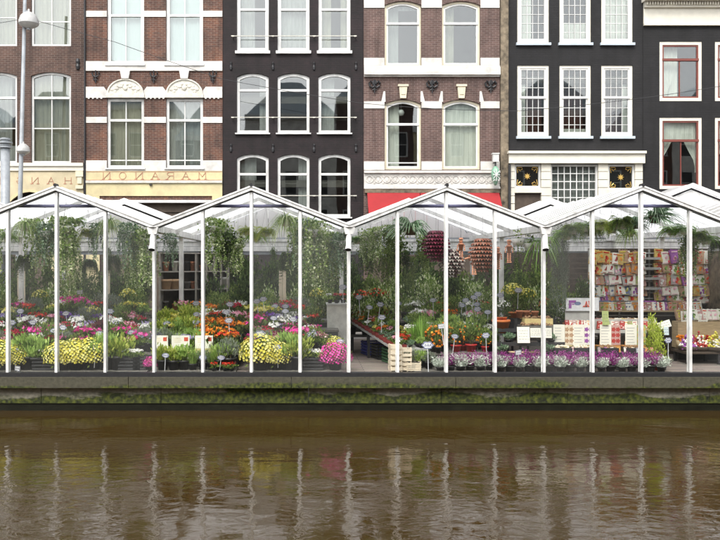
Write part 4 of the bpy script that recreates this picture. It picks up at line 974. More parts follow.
def hivy(key, lf, strands=22, length=.9, leaf=.06, wid=.05, r=.2, top=260):
    mb = MB()
    for i in range(top): p = Vector((R.gauss(0,r*.55), R.gauss(0,r*.55), R.uniform(-.08,.16))); mb.leaf(p, rv()+Vector((0,0,.1)), leaf*R.uniform(.7,1.2), wid)
    for i in range(strands):
        a = R.uniform(0,2*PI); q = r*R.uniform(.5,1); ln = length*R.uniform(.35,1.05); p = Vector((math.cos(a)*.1, math.sin(a)*.1, .02)); path = [p.copy()]
        p = Vector((math.cos(a)*q, math.sin(a)*q, -.03)); st = .035; z = 0
        while z < ln:
            path.append(p.copy()); mb.leaf(p, Vector((R.uniform(-1,1), R.uniform(-1,.6), R.uniform(-.9,.1))), leaf*R.uniform(.6,1.25)*(1-.35*z/ln), wid*R.uniform(.7,1.2))
            if R.random() < .6: mb.leaf(p, Vector((R.uniform(-1,1), R.uniform(-1,.6), -.3)), leaf*.8, wid*.8)
            p = p + Vector((R.gauss(0,.010), R.gauss(0,.010), -st)); z += st
        mb.tube(path, .0025, 3)
    proto(key, [hpot(.12), ('foliage', mb.data('foliage', M[lf])), hanger()])
hivy('ivy_var', 'lf_var', 26, .95); hivy('ivy_blue', 'lf_blue', 24, .8, .05); hivy('ivy', 'lf_mid', 26, .9); hivy('ivy_long', 'lf_var', 34, 1.7, .06, .05, .26, 220); hivy('ivy_thin', 'lf_mid', 6, .7, .045, .035, .1, 30)
hivy('moss_hang', 'lf_grey', 60, 1.6, .075, .010, .16, 260); hivy('ivy_dark', 'lf_dark', 40, .6, .07, .05, .22, 300)
def hstag(key):                                             # antler fern: long forked flat fronds
    mb = MB()
    for i in range(30):
        a = R.uniform(0,2*PI); l = R.uniform(.28,.5); up = R.uniform(-.05,.4); sd = Vector((-math.sin(a), math.cos(a), R.uniform(-.5,.5)))
        base = [Vector((math.cos(a)*l*t, math.sin(a)*l*t, up*t-.45*l*t*t)) for t in (0,.25,.5,.7)]
        mb.mesh([base[0]-sd*.012, base[0]+sd*.012, base[1]-sd*.03, base[1]+sd*.03, base[2]-sd*.045, base[2]+sd*.045, base[3]-sd*.055, base[3]+sd*.055], [(0,1,3,2),(2,3,5,4),(4,5,7,6)])
        out = Vector((math.cos(a), math.sin(a), -.5))
        for s in (-1,-.3,.4,1): mb.strip([base[3]+sd*.04*s, base[3]+sd*.07*s+out*l*.25, base[3]+sd*(.10*s)+out*l*R.uniform(.45,.7)+Vector((0,0,-.05))], .03, side=sd)
    for i in range(7): mb.leaf(Vector((0,0,-.02)), rv()+Vector((0,-.6,.1)), .2, .18)
    proto(key, [hpot(.12,'stem'), ('fronds', mb.data('fronds', M['lf_blue'])), hanger()])
hstag('stag')

ITEMS = []                                                  # (root, look, row, bay, x): labels are written once all stand in place
def spawn(key, look, cat, x, y, z, s=1, row='front row', bay=None, name=None, group=None, rz=None, sz=None):
    if row == 'hanging row': b_ = max(0, min(5, int(round((x+1.135)/BW+2)))); z = min(z, zroof(x-bc(b_)) - .34)
    if bay is None: bay = max(0, min(5, int(round((x+1.135)/BW+2))))
    o = thing(name or cat.replace(' ', '_'), look, cat, (x,y,z), R.uniform(0,2*PI) if rz is None else rz, group, (s,s,sz or s))
    for pn, me in PROTO[key]:
        c = link(pn, me, o)
        if pn == 'hanger': c.scale = (1,1,min(1.6, (zroof(x-bc(bay)) - z - .06)/(.5*s)))
    ITEMS.append((o, look, row, bay)); return o
MUMY = ('mum_yellow','round mound of yellow chrysanthemums','potted chrysanthemum'); MUMM = ('mum_magenta','round mound of magenta chrysanthemums','potted chrysanthemum')
def B(c, v=1): return (('bed_' if v == 1 else 'bed2_')+c, {'magenta':'bright magenta cyclamen in a small pot','pink':'pale pink cyclamen in a small pot','crimson':'crimson cyclamen in a small pot','red':'red flowering pot plant','white':'white cyclamen in a small pot','purple':'deep purple pansy in a small pot','orange':'orange flowering pot plant','yellow':'yellow flowering pot plant','lilac':'pale lilac flowering pot plant'}[c], 'flowering pot plant')
HERB = ('herb','light green leafy herb pot','potted herb'); HERB2 = ('herb2','yellow green leafy herb pot','potted herb'); GREY = ('herbgrey','grey green herb pot','potted herb'); BURG = ('burgundy','burgundy leaved pot plant','pot plant'); HEBE = ('hebe','small leaved green pot shrub','pot shrub'); GRASS = ('grass','pot of thin grassy blades','potted grass'); SUCC = ('succ','blue green succulent in a pot','succulent')

# staging: stepped benches
def staging(x0, x1, steps, label, m='staging', x0b=None):
    t = thing('display_staging', label, 'display staging', ((x0+x1)/2, 0, 0), 0, 'stepped plant staging')
    w = (x1-x0)/2
    for ya, yb, z in steps:
        mb = MB(); mb.box(-w, w, ya, yb-.012, z-.05, z); mb.build('shelf', M[m], t)
        mb = MB()
        for xx in (-w+.05, 0, w-.05) if z > .1 else ():
            mb.box(xx-.03, xx+.03, ya+.05, ya+.11, .004, z-.052); mb.box(xx-.03, xx+.03, yb-.13, yb-.07, .004, z-.052)
        mb.box(-w+.02, w-.02, ya+.02, ya+.035, z-.16 if z > .25 else -.015, z-.052 if z > .25 else z-.002); mb.build('frame', M['tray'], t)
    return t
ROWS = [('front row',.14,.82,.03), ('second row',.83,1.45,.34), ('third row',1.46,2.1,.54), ('fourth row',2.11,2.8,.72), ('rear row',2.81,3.6,.88)]
STEPS = [(r[1], r[2], r[3]) for r in ROWS]
def X(px, y): return gx(px, CD+y)
staging(X(-70,.5), X(150,.5), STEPS, 'stepped staging of flowers in greenhouse beside the lamp post')
staging(X(157,.5), X(237,.5), STEPS, 'stepped staging of orange flowers between pot shelves and dark aisle')
staging(X(251,.5), X(342,.5), STEPS, 'stepped staging of cyclamen right of the dark aisle')
staging(X(412,.5), X(493,.5), [(.14,.75,.04)]+STEPS[1:], 'stepped staging of fruit shrubs right of the plank aisle')
def line(row, x0px, x1px, kinds, step, s=1.0, jit=.03):
    r = next(q for q in ROWS if q[0] == row); y0 = (r[1]+r[2])/2; z = r[3]
    for sub in (0,1) if row != 'front row' else (0,):
        y = y0 + (-.13 if sub == 0 else .15) if row != 'front row' else y0
        x, xe = X(x0px, y), X(x1px, y); i = sub
        x += step*.5*sub
        while x <= xe:
            k = kinds[i % len(kinds)] if not callable(kinds) else kinds()
            spawn(*k, x+R.uniform(-jit,jit), y+R.uniform(-jit,jit), z, s*1.2*R.uniform(.85,1.18), row); x += step*R.uniform(.9,1.1); i += 1
# front rows: measured one by one (x column, kind, scale)
def front(lst, z=.032, y=.44):
    for px, k, s in lst: spawn(*k, X(px, y), y+R.uniform(-.04,.04), z, s, 'front row')
front([(-20,MUMY,1.6),(2,MUMY,1.55),(14,MUMY,1.3),(27,HERB,1.75),(36,HERB,1.6),(62,MUMY,1.5),(76,MUMY,1.6),(92,MUMY,1.65),(107,HERB,1.8),(118,HERB2,1.8),(150,MUMM,.7)])
front([(163,HERB2,1.3),(174,HERB2,1.25),(184,HERB,1.25),(193,GRASS,1.2),(203,GREY,1.0),(212,GRASS,1.3),(220,HERB,1.3),(229,GREY,1.6)])
for px in (232,225,214): spawn('bed_red','small red flowering pot plant','flowering pot plant', X(px,.25), .22, .032, .6, 'front row')
front([(261,MUMY,1.85),(277,MUMY,1.45),(288,HERB,1.85),(298,HERB2,1.75),(335,MUMM,1.45)])
spawn('mum_yellow','pale yellow mound of chrysanthemums behind a magenta one','potted chrysanthemum', X(335,.95), .98, .34, .85, 'second row')
# second rows and up
rep = [(0,-20,48),(0,52,152),(2,249,322)]
for i,(b_, a, c) in enumerate(rep):
    line('second row', a, c, [B('crimson'),B('magenta'),GREY,B('pink',2),B('magenta',2),BURG,B('crimson',2),B('white'),HEBE,B('pink')], .175, 1.0)
    line('third row', a, c-4, [B('magenta'),B('pink',2),B('crimson'),B('white'),B('lilac',2),B('magenta',2),BURG,B('white',2)], .19, 1.0)
    line('fourth row', a, c-8, [B('pink'),B('crimson',2),B('purple'),B('lilac'),GREY,B('purple',2),B('white',2),B('red',2),HEBE], .21, .95)
    line('rear row', a, c-12, [B('yellow'),B('yellow',2),HEBE,B('magenta'),B('red'),GREY], .30, 1.1)
line('second row', 158, 200, [B('lilac'),GREY,GRASS,B('lilac',2),HERB], .22, .95)
line('second row', 203, 236, [B('orange'),B('orange',2),B('red')], .19, 1.1)
line('third row', 160, 198, [HERB2,B('yellow',2),HERB], .24, 1.05); line('third row', 202, 240, [B('orange'),B('orange',2)], .2, 1.15)
line('fourth row', 165, 205, [HERB2,B('yellow'),HERB2,B('white',2)], .26, 1.15); line('fourth row', 206, 243, [B('orange',2),B('red',2),B('white'),B('pink')], .25, 1.1)
line('rear row', 190, 245, [B('crimson'),B('white'),B('orange'),HEBE], .28, 1.1)
for px, c_, y, z, s_ in ((33,'magenta',1.1,.36,1.7),(40,'magenta',1.25,.36,1.6),(12,'crimson',1.2,.36,1.5),(84,'magenta',1.1,.36,1.7),(93,'magenta',1.2,.36,1.6),(122,'magenta',1.15,.36,1.7),(129,'magenta',1.25,.36,1.5),(292,'magenta',1.1,.36,1.7),(303,'magenta',1.15,.36,1.7),(312,'magenta',1.3,.36,1.5),
    (27,'white',1.8,.56,1.6),(40,'white',1.75,.56,1.5),(78,'white',1.8,.56,1.6),(108,'white',1.8,.56,1.6),(117,'white',1.7,.56,1.5),(285,'white',1.8,.56,1.7),(294,'white',1.75,.56,1.5),(68,'magenta',2.9,.90,1.8),(76,'magenta',2.8,.90,1.9),(83,'magenta',2.9,.90,1.6),(66,'white',3.1,.90,1.5),(74,'white',3.15,.92,1.5),(258,'magenta',1.8,.56,1.7),(266,'crimson',1.2,.36,1.6),(10,'yellow',2.4,.74,1.6),(92,'yellow',2.5,.74,1.7),(262,'yellow',2.5,.74,1.7),(272,'yellow',2.5,.74,1.7)):
    spawn(B(c_)[0], 'large ' + B(c_)[1].replace('bright ','').replace(' in a small pot',''), 'flowering pot plant', X(px,y), y, z, s_, 'among the small pots')
for px, c_, y, z, s_ in ((209,'orange',1.3,.36,1.6),(217,'orange',1.2,.36,1.7),(225,'orange',1.3,.36,1.6),(231,'red',1.25,.36,1.4),(205,'orange',1.9,.56,1.6),(215,'red',2.0,.56,1.4),(226,'orange',1.95,.56,1.6),(183,'pink',2.9,.90,1.5),(196,'orange',2.9,.90,1.5),(207,'white',2.6,.74,1.5),(175,'yellow',1.8,.56,1.6),(187,'yellow',1.9,.56,1.6)):
    spawn(B(c_,2)[0], 'large ' + B(c_)[1].replace(' in a small pot',''), 'flowering pot plant', X(px,y), y, z, s_, 'among the small pots')
# right of the plank aisle
CIT = ('citrus','green shrub with small orange fruits in a red pot','fruit shrub'); PHY = ('physalis','bush hung with orange lantern fruits','fruit shrub'); STR = ('strap','tall clump of upright strap leaves','pot plant')
for px, k, s, y, z in ((421,STR,1.15,1.1,.34),(428,STR,.95,1.3,.34),(414,STR,.9,1.35,.34),(433,PHY,.9,.95,.34),(443,PHY,1.0,1.1,.34),(438,PHY,.75,.85,.34),(456,CIT,1.0,1.0,.34),(463,CIT,.8,1.25,.34),(471,CIT,1.1,1.02,.34),(485,CIT,.75,1.05,.34),(490,HEBE,1.1,1.2,.34),(412,GREY,1.0,.55,.04),(419,HERB,.9,.6,.04),(429,GREY,.9,.5,.04)):
    spawn(*k, X(px,y), y, z, s, 'second row' if z > .2 else 'front row')
line('third row', 412, 492, [B('white',2),HEBE,B('white'),SUCC,HERB,B('yellow')], .21, 1.0)
line('fourth row', 410, 492, [SUCC,B('white'),B('pink',2),HEBE,B('orange')], .23, 1.1)
line('rear row', 405, 490, [HEBE,B('white'),('azalea','bushy cream variegated shrub','pot shrub'),B('red',2)], .30, 1.1)
# heather and silver plants along the glass
HEA = ('heather','purple heather in a small pot','heather'); SIL = ('silver','silver white twiggy plant in a small pot','silver plant')
x = X(440,.25); i = 0
while x < X(668,.25):
    k = SIL if i % 2 == 0 else HEA
    spawn(*k, x, .24+R.uniform(-.03,.02)+.06*(i%2), .004, R.uniform(1.1,1.3) if i % 2 == 0 else R.uniform(1.25,1.45), 'front row'); x += .205*R.uniform(.92,1.08); i += 1
# shrubs closing the back of the first three greenhouses
for _a, _c in ((-70,150),(250,345),(352,404)):
    _x = X(_a,3.85)
    while _x < X(_c,3.85):
        _k, _l, _s = R.choice([('azalea','loose cream variegated shrub',1.5),('hebe','small leaved green pot shrub',1.7),('tall_white','shrub with pale blossoms',.7),('herb2','yellow green leafy bush',2.0),('azalea','loose cream variegated shrub',1.3)]); spawn(_k, _l, 'pot shrub', _x, 3.85+R.uniform(-.12,.12), .45+.0, _s, 'low shrub row'); _x += R.uniform(.3,.42)
BK = [('bush_dark','tall dark leafy shrub','tall shrub'),('conifer','tall dark pointed conifer','conifer'),('bush_mid','tall mid green leafy shrub','tall shrub'),('ficus','tall large leaved dark shrub','tall shrub'),('azalea','bushy cream variegated shrub','pot shrub')]
def backrow(a, c, y, z, step, s, row, wts=(3,2,5,3,3)):
    x, xe = X(a,y), X(c,y)
    while x < xe: k = R.choices(BK, wts)[0]; spawn(*k, x, y+R.uniform(-.15,.15), z, s*R.uniform(.85,1.12)*(1.5 if k[0] == 'azalea' else 1), row); x += step*R.uniform(.85,1.2)
for a, c in ((-75,152),(245,345)):
    backrow(a, c, 4.2, .45, .52, .92, 'shrub row'); backrow(a, c, 5.2, .65, .55, 1.0, 'tall shrub row', (3,3,4,2,2)); 
backrow(215, 243, 4.5, .45, .5, .9, 'shrub row')
backrow(352, 545, 4.3, .55, .52, .95, 'shrub row'); backrow(350, 560, 5.4, .75, .52, 1.0, 'tall shrub row', (3,3,4,3,1)); backrow(230, 350, 6.3, .8, .6, 1.0, 'rearmost shrub row', (5,5,1,1,0)); backrow(-70, 150, 6.3, .8, .75, 1.0, 'rearmost shrub row', (5,5,1,1,0))
for y, z, a, c, lab in ((4.2,.45,-80,155,'low rear bench under shrubs beside the lamp post'),(5.2,.65,-80,155,'high rear bench under tall shrubs beside the lamp post'),(4.2,.45,238,345,'low rear bench under shrubs right of the dark aisle'),(5.2,.65,238,345,'high rear bench under tall shrubs right of the dark aisle'),(4.3,.55,349,560,'low rear bench under shrubs behind the plank aisle'),(5.4,.75,346,572,'high rear bench under tall shrubs behind the plank aisle'),(6.3,.80,225,350,'rearmost bench under shrubs behind the cyclamen'),(6.3,.80,-80,155,'rearmost bench under shrubs beside the lamp post')):
    t = thing('bench', lab, 'bench', ((X(a,y)+X(c,y))/2, y, 0), 0, 'rear benches'); w = (X(c,y)-X(a,y))/2
    mb = MB(); mb.box(-w,w,-.28,.28,z-.05,z); mb.build('bench_top', M['staging'], t)
    for xx in (-w+.06, 0, w-.06):
        for yy in (-.2,.2): mb = MB(); mb.box(xx-.03,xx+.03,yy-.03,yy+.03,.004,z-.052); mb.build('leg', M['tray'], t)
# wide leaved and flowering accents
for px, y, z, key, lab, s in ((513,2.2,.95,'tall_yellow','tall yellow flowering shrub in an orange pot',1.0),(527,2.3,.95,'tall_yellow','yellow flowering shrub without a tall stem',.85),(40,3.9,.9,'tall_yellow','loose shrub with pale yellow flowers',.8),(128,3.8,.9,'tall_yellow','loose shrub with pale yellow flowers',.85),(318,3.8,.9,'tall_yellow','loose shrub with pale yellow flowers',.85),
    (360,3.9,.9,'tall_red','shrub with dark red flowers',.8),(376,3.9,.9,'tall_red','shrub with dark red flowers',.85),(386,4.0,.95,'tall_red','shrub with dark red flowers',.7),(338,3.9,.9,'tall_orange','shrub with orange and yellow flowers',.7),(430,3.4,.88,'tall_white','shrub with pale blossoms',.8),
    (212,3.9,.6,'topiary','round clipped box ball in a white pot',1.15),(300,3.8,.8,'tall_white','shrub with pale blossoms',.7),(105,3.8,.8,'tall_white','shrub with pale blossoms',.7),(60,3.9,.8,'tall_white','shrub with pale blossoms',.6),(550,3.0,.6,'tall_red','shrub with dark red flowers',1.0),(561,2.6,.55,'bush_mid','dense mid green shrub behind grey moss',.9),(572,2.8,.55,'azalea','loose cream variegated shrub behind grey moss',1.3),(583,2.7,.55,'bush_dark','dense dark shrub between grey moss and seed rack',.85),(566,2.0,.78,'tall_white','shrub with pale blossoms',.6),(578,2.0,.78,'tall_red','shrub with dark red flowers',.6)):
    spawn(key, lab, 'flowering shrub' if key != 'topiary' else 'clipped shrub', X(px,y), y, z, s, 'middle of the greenhouse')
# hanging plants: column, picture row of the pot, distance behind the glass
HG = [(-25,222,.9,'spider','hanging spider plant with light green blades',1),(25,222,.9,'spider_var','hanging spider plant with pale striped blades',1.0),(45,231,.75,'ivy_blue','hanging blue grey ivy',1.0),(57,224,1.0,'ivy_var','hanging cream and green ivy',1.0),
  (25,258,2.6,'fern_dark','hanging ball of dark drooping fern',1.0),(77,221,.8,'fern','bright green hanging fern',.75),(88,232,1.0,'fern_light','pale green hanging fern',.85),(70,238,1.6,'ivy_long','long trailing cream and green ivy',.85),(90,262,2.4,'fern_dark','hanging ball of dark drooping fern',.9),
  (110,222,.9,'spider_var','hanging spider plant with pale striped blades',1.0),(113,258,2.6,'fern_dark','hanging ball of dark drooping fern',1.0),(128,227,.7,'ivy_blue','hanging blue grey ivy',1.05),(140,232,1.0,'ivy_long','long trailing cream and green ivy',.75),
  (170,228,.6,'ivy_blue','hanging blue grey ivy',.75),(213,226,.6,'ivy_var','hanging cream and green ivy',1.0),(228,240,.9,'ivy_dark','hanging dense dark ivy',.9),(238,244,.8,'ivy_var','hanging cream and green ivy',.7),
  (247,230,.9,'fern_light','pale green hanging fern',.85),(266,231,.8,'fern_light','pale green hanging fern',.9),(286,219,.8,'spider_var','hanging spider plant with pale striped blades',1.05),(288,256,2.6,'fern_dark','hanging ball of dark drooping fern',1.15),(306,228,.7,'ivy_blue','hanging blue grey ivy',1.1),(320,232,1.0,'ivy_long','long trailing cream and green ivy',.8),(335,240,1.4,'ivy_var','hanging cream and green ivy',1.0),
  (365,231,.6,'ivy_var','hanging cream and green ivy',.6),(377,226,.6,'ivy_var','hanging cream and green ivy',.65),(388,229,.7,'ivy','hanging mid green ivy',.55),(366,252,2.0,'ivy_dark','hanging dense dark ivy',.8),(385,254,2.0,'ivy','hanging mid green ivy',.8),(400,250,1.8,'ivy_dark','hanging dense dark ivy',1.0),
  (411,228,.55,'stag','hanging antler fern with forked blue green fronds',1.15),(410,262,1.8,'ivy','hanging mid green ivy',.7),(518,214,.9,'ivy_thin','thin green vine hanging from the roof',1.2),(530,216,.9,'ivy_thin','thin green vine hanging from the roof',1.2),
  (539,226,.6,'strap_hang','hanging plant with broad green strap leaves',1.1),(549,238,.8,'strap_hang','hanging plant with broad green strap leaves',.9),(560,232,1.3,'moss_hang','long curtain of grey hanging moss',1.1),(572,228,.7,'fern_mid','hanging bushy green fern',.95),(584,226,.9,'fern','bright green hanging fern',.95),
  (600,224,.7,'fern_light','pale green hanging fern',.9),(621,222,.7,'fern_mid','hanging bushy green fern',1.15),(637,224,.8,'stag','hanging antler fern with forked blue green fronds',.8),(655,214,.6,'stag','hanging antler fern with forked blue green fronds',1.05),(684,222,.7,'fern','bright green hanging fern',.9),(697,226,.8,'fern_mid','hanging bushy green fern',1.0),(691,238,1.0,'ivy','hanging mid green ivy',.75),(717,240,.9,'fern_dark','hanging ball of dark drooping fern',.8),(740,232,.9,'fern','bright green hanging fern',.9),(760,236,1.2,'ivy_var','hanging cream and green ivy',.9)]
for px, py, y, key, lab, s in [(-10,228,.8,'ivy_var','hanging cream and green ivy',1.1),(8,230,1.4,'fern','bright green hanging fern',.9),(36,226,1.6,'ivy_var','hanging cream and green ivy',1.1),(66,226,.6,'ivy_var','hanging cream and green ivy',1.15),(98,230,.9,'ivy_blue','hanging blue grey ivy',.9),(134,224,1.5,'ivy_long','long trailing cream and green ivy',.8),(147,230,.6,'ivy_var','hanging cream and green ivy',1.1),
   (222,228,1.2,'ivy_var','hanging cream and green ivy',1.1),(256,236,1.4,'fern','bright green hanging fern',.9),(298,226,1.3,'ivy_var','hanging cream and green ivy',1.1),(313,226,.5,'ivy_var','hanging cream and green ivy',1.2),(341,234,.7,'ivy_blue','hanging blue grey ivy',1.0),(328,228,1.5,'ivy_long','long trailing cream and green ivy',.8),
   (358,234,1.0,'fern','bright green hanging fern',.8),(371,236,1.3,'ivy','hanging mid green ivy',.9),(394,236,1.2,'ivy','hanging mid green ivy',.9),(424,240,1.6,'ivy','hanging mid green ivy',.8),(534,232,1.1,'fern','bright green hanging fern',.8),
   (566,234,.9,'fern','bright green hanging fern',1.0),(592,230,1.1,'fern_mid','hanging bushy green fern',1.0),(612,228,1.3,'fern','bright green hanging fern',.9),(630,232,1.4,'spider','hanging spider plant with light green blades',.8),(672,230,1.1,'fern','bright green hanging fern',.95),(706,232,.8,'fern','bright green hanging fern',.95),(688,246,1.0,'ivy','hanging mid green ivy',.8)]:
    HG.append((px, py, y, key, lab, s))
for px, py, y, key, lab, s in HG:
    s *= 1.0
    d = CD+y; spawn(key, lab, 'hanging plant', gx(px,d), y, gz(py,d), s, 'hanging row', group='hanging basket plants')

# ---------------------------------------------------------------- price signs
def sign_proto(kind, h=.32):
    bd = MB(); ik = MB()
    if kind == 'oval': pts = [(.065*math.cos(a*PI/10), .04*math.sin(a*PI/10)) for a in range(20)]
    elif kind == 'scallop': pts = [((.07+.008*math.cos(a*PI*.6))*math.cos(a*PI/10), (.046+.006*math.cos(a*PI*.6))*math.sin(a*PI/10)) for a in range(20)]
    else: pts = [(-.06,-.045),(.06,-.045),(.06,.045),(-.06,.045)]
    bd.prism([(p[0], p[1]+h) for p in pts], -.005, .002)
    ik.ring([(p[0]*.97, p[1]*.95+h) for p in pts], [(p[0]*.84, p[1]*.80+h) for p in pts], -.0075, -.0055)
    for k in range(3):
        xx = -.034+.03*k; ik.tube([(xx,-.007,h-.014+.004*k),(xx+.010,-.007,h+.016),(xx+.018,-.007,h-.01)], .0035, 4)
    st = MB(); st.tube([(0,0,-.02),(0,0,h-.03)], .0055, 5)
    return bd.data('board', M['plastic']), ik.data('writing', M['inkblue' if kind != 'square' else 'ink']), st.data('stick', M['plastic'])
SP = {k: sign_proto(k) for k in ('oval','scallop','square')}
SIGNS = [(8,352,.4,'oval'),(17,368,.2,'square'),(95,347,.3,'oval'),(57,330,1.0,'oval'),(22,311,2.0,'scallop'),(11,322,1.6,'scallop'),(32,322,1.6,'scallop'),(69,313,2.0,'oval'),(48,335,1.2,'scallop'),(16,350,.35,'oval'),(62,327,1.1,'scallop'),(109,311,2.0,'scallop'),(118,322,1.6,'oval'),(139,336,1.0,'scallop'),(133,332,1.1,'oval'),(100,333,.9,'oval'),(82,292,2.8,'square'),
 (165,355,.3,'oval'),(201,357,.3,'oval'),(219,357,.3,'oval'),(197,303,2.6,'scallop'),(197,322,1.6,'oval'),(198,314,2.0,'oval'),(228,304,2.4,'scallop'),(230,320,1.2,'scallop'),(226,312,1.8,'oval'),(169,323,1.6,'oval'),
 (263,334,.5,'scallop'),(278,347,.3,'scallop'),(259,301,2.4,'scallop'),(264,299,2.4,'scallop'),(285,311,2.0,'oval'),(285,306,2.3,'oval'),(273,318,1.6,'oval'),(293,319,1.6,'scallop'),(310,334,1.0,'scallop'),(314,331,1.1,'oval'),(338,341,.5,'oval'),(277,306,2.4,'oval'),
 (343,287,2.9,'scallop'),(360,297,2.6,'scallop'),(367,307,2.4,'oval'),(378,304,2.4,'scallop'),(381,317,1.9,'scallop'),(396,303,2.4,'oval'),(428,345,.15,'scallop'),(443,326,.6,'square'),(452,336,.6,'oval'),(486,335,.6,'scallop'),(433,300,2.2,'oval'),
 (477,294,2.8,'scallop'),(471,297,2.8,'oval'),(466,300,2.7,'oval'),(477,304,2.5,'oval'),(478,309,2.3,'scallop'),(475,318,1.9,'oval'),(487,312,2.0,'oval'),(460,305,2.4,'oval'),(499,295,1.7,'oval'),(517,290,2.0,'scallop'),(519,352,.3,'square'),(667,340,.35,'scallop'),(640,350,.3,'square')]
for px, py, y, k in SIGNS:
    big = py > 325; s = (1.25 if k != 'square' else 1.15)*(1.35 if py in (345,334) else 1)
    o = thing('price_sign', 'x', 'price sign', (gx(px,CD+y), y-.05, gz(py,CD+y)-.32*s), 0, 'price signs on sticks among the plants', (s,s,s))
    o.rotation_euler = (R.uniform(-.05,.1), R.uniform(-.14,.14), R.uniform(-.35,.35))
    for pn, me in zip(('board','writing','stick'), SP[k]): link(pn, me, o)
    ITEMS.append((o, {'oval':'oval white price sign with blue writing','scallop':'scalloped white price sign with blue writing','square':'small square white price card'}[k], 'front' if y < .7 else 'middle' if y < 1.9 else 'back', max(0, min(5, int(round((o.location.x+1.135)/BW+2))))))

# cream information cards with a red square, second greenhouse
for px, w, lab in ((160,16,'cream information card with red square, cut by the gutter post'),(180.5,18,'cream information card with red square between two posts'),(204,18,'cream information card with red square behind the thin post')):
    y = .80; d = CD+y; W_ = w*d/F; z1, z0 = gz(335.5,d), gz(353,d)
    t = thing('information_card', lab, 'information card', (gx(px,d), y, z0), 0, 'cream cards among the herbs')
    mb = MB(); mb.box(-W_/2, W_/2, 0, .008, .1, z1-z0); mb.box(-W_/2, W_/2, 0, .008, 0, .098, 1)
    for s in (-1,1): mb.tube([(s*W_*.4,.012,-.12),(s*W_*.4,.012,.2)], .008, 5, 0)
    mb.build('board', [M['card'], M['cardlow']], t)
    mb = MB(); mb.box(W_*.2, W_*.42, -.003, -.0005, (z1-z0)*.68, (z1-z0)*.9); mb.build('red_square', M['inkred'], t)
    mb = MB()
    for k in range(3): mb.box(-W_*.36, W_*(.02+.04*(k%2)), -.002, -.0004, (z1-z0)*(.62+.1*k), (z1-z0)*(.62+.1*k)+.008)
    mb.build('writing', M['cardlow'], t)

# ---------------------------------------------------------------- shelves of pots, second greenhouse
sx0, sx1, sy = X(158,3.8), X(224,4.4), 4.0
col('shelfgrey', (.34,.31,.27), rough=.7)
t = thing('pot_shelving', 'brown pigeonhole shelving of clay pots behind the orange flowers', 'shelving', (sx0, sy, 0))
Wd = X(224,4.4)-sx0; mb = MB()
zs = [1.0, 1.55, 2.02, 2.5]
for i, u in enumerate((0,.30,.52,.68,.80,.90,1.0)): mb.box(Wd*u-.02, Wd*u+.02, 1.2*u, 1.2*u+.45, .004, 2.52)
mb.build('upright', M['shelfgrey'], t)
for z in zs:
    mb = MB(); mb.mesh([(0,0,z),(Wd,1.2,z),(Wd,1.65,z),(0,.45,z),(0,0,z+.03),(Wd,1.2,z+.03),(Wd,1.65,z+.03),(0,.45,z+.03)], [(0,3,2,1),(4,5,6,7),(0,1,5,4),(1,2,6,5),(2,3,7,6),(3,0,4,7)]); mb.build('shelf', M['shelfgrey'], t)
mb = MB(); mb.mesh([(0,.46,.0),(Wd,1.66,0),(Wd,1.66,2.52),(0,.46,2.52)], [(0,1,2,3)]); mb.mesh([(0,.48,.0),(Wd,1.68,0),(Wd,1.68,2.52),(0,.48,2.52)], [(3,2,1,0)]); mb.build('back_panel', M['brown_wood'], t)
def claypot(x, y, z, r, h, lab, m='clay', squash=1, grp='clay pots on the shelving', nm_='flower_pot', lit=True):
    mb = MB(); mb.lathe([(.001,0),(r*.7,0),(r*.9,h*.78),(r*1.04,h*.78),(r*1.04,h),(r*.92,h),(r*.85,h*.5),(.001,h*.45)], n=16)
    o = mb.build(nm_, M[m], None, True, (x,y,z)); o['category'] = 'flower pot'; o['group'] = grp; o['label'] = lab; return o
for j, z in enumerate(zs[:-1]):
    for i, u in enumerate((.07,.20,.38,.46,.6,.74,.85,.95)):
        big = j == 2 and i < 2 or (j == 1 and i < 2 and False)
        if j == 1 and i < 2: r_, h_, mm, ll = .16, .26, 'palewood' , 'large pale clay pot'
        else: r_ = R.uniform(.07,.11); h_ = R.uniform(.15,.3); mm = R.choice(['clay','potwhite','staging','potblack','clay']); ll = {'clay':'small clay pot','potwhite':'small white pot','staging':'small grey pot','potblack':'small black pot'}[mm]
        if j == 1 and i < 2: mm = 'potpale'
        if 'potpale' not in M: col('potpale', (.62,.40,.24), rough=.8, var=.15)
        o = claypot(sx0+Wd*u, sy+1.2*u+.2, z+.03, r_, h_, ll, mm); ITEMS.append((o, ll, ('lower shelf','middle shelf','upper shelf')[j], 2))

# wooden boards hanging among the shrubs
for px, w, b_ in ((21.5,7.5,'left of the first post pair'),(108,4,'right of the third post'),(282.5,7,'under a dark hanging fern')):
    y = 3.72; d = CD+y; mb = MB(); W_ = w*d/F; mb.box(-W_/2-.0, -.004, -.03, .0, 0, gz(270,d)); mb.box(.002, W_/2, -.028, .002, 0, gz(271,d))
    tag(mb.build('support_post', M['palewood'], None, False, (gx(px,d), y, .004)), 'cream wooden post %s' % {'left of the first post pair':'behind the spider plant near the lamp post','right of the third post':'behind trailing ivy, left of the gutter post','under a dark hanging fern':'behind the yellow chrysanthemums in second greenhouse'}[b_], 'post', 'cream wooden posts')

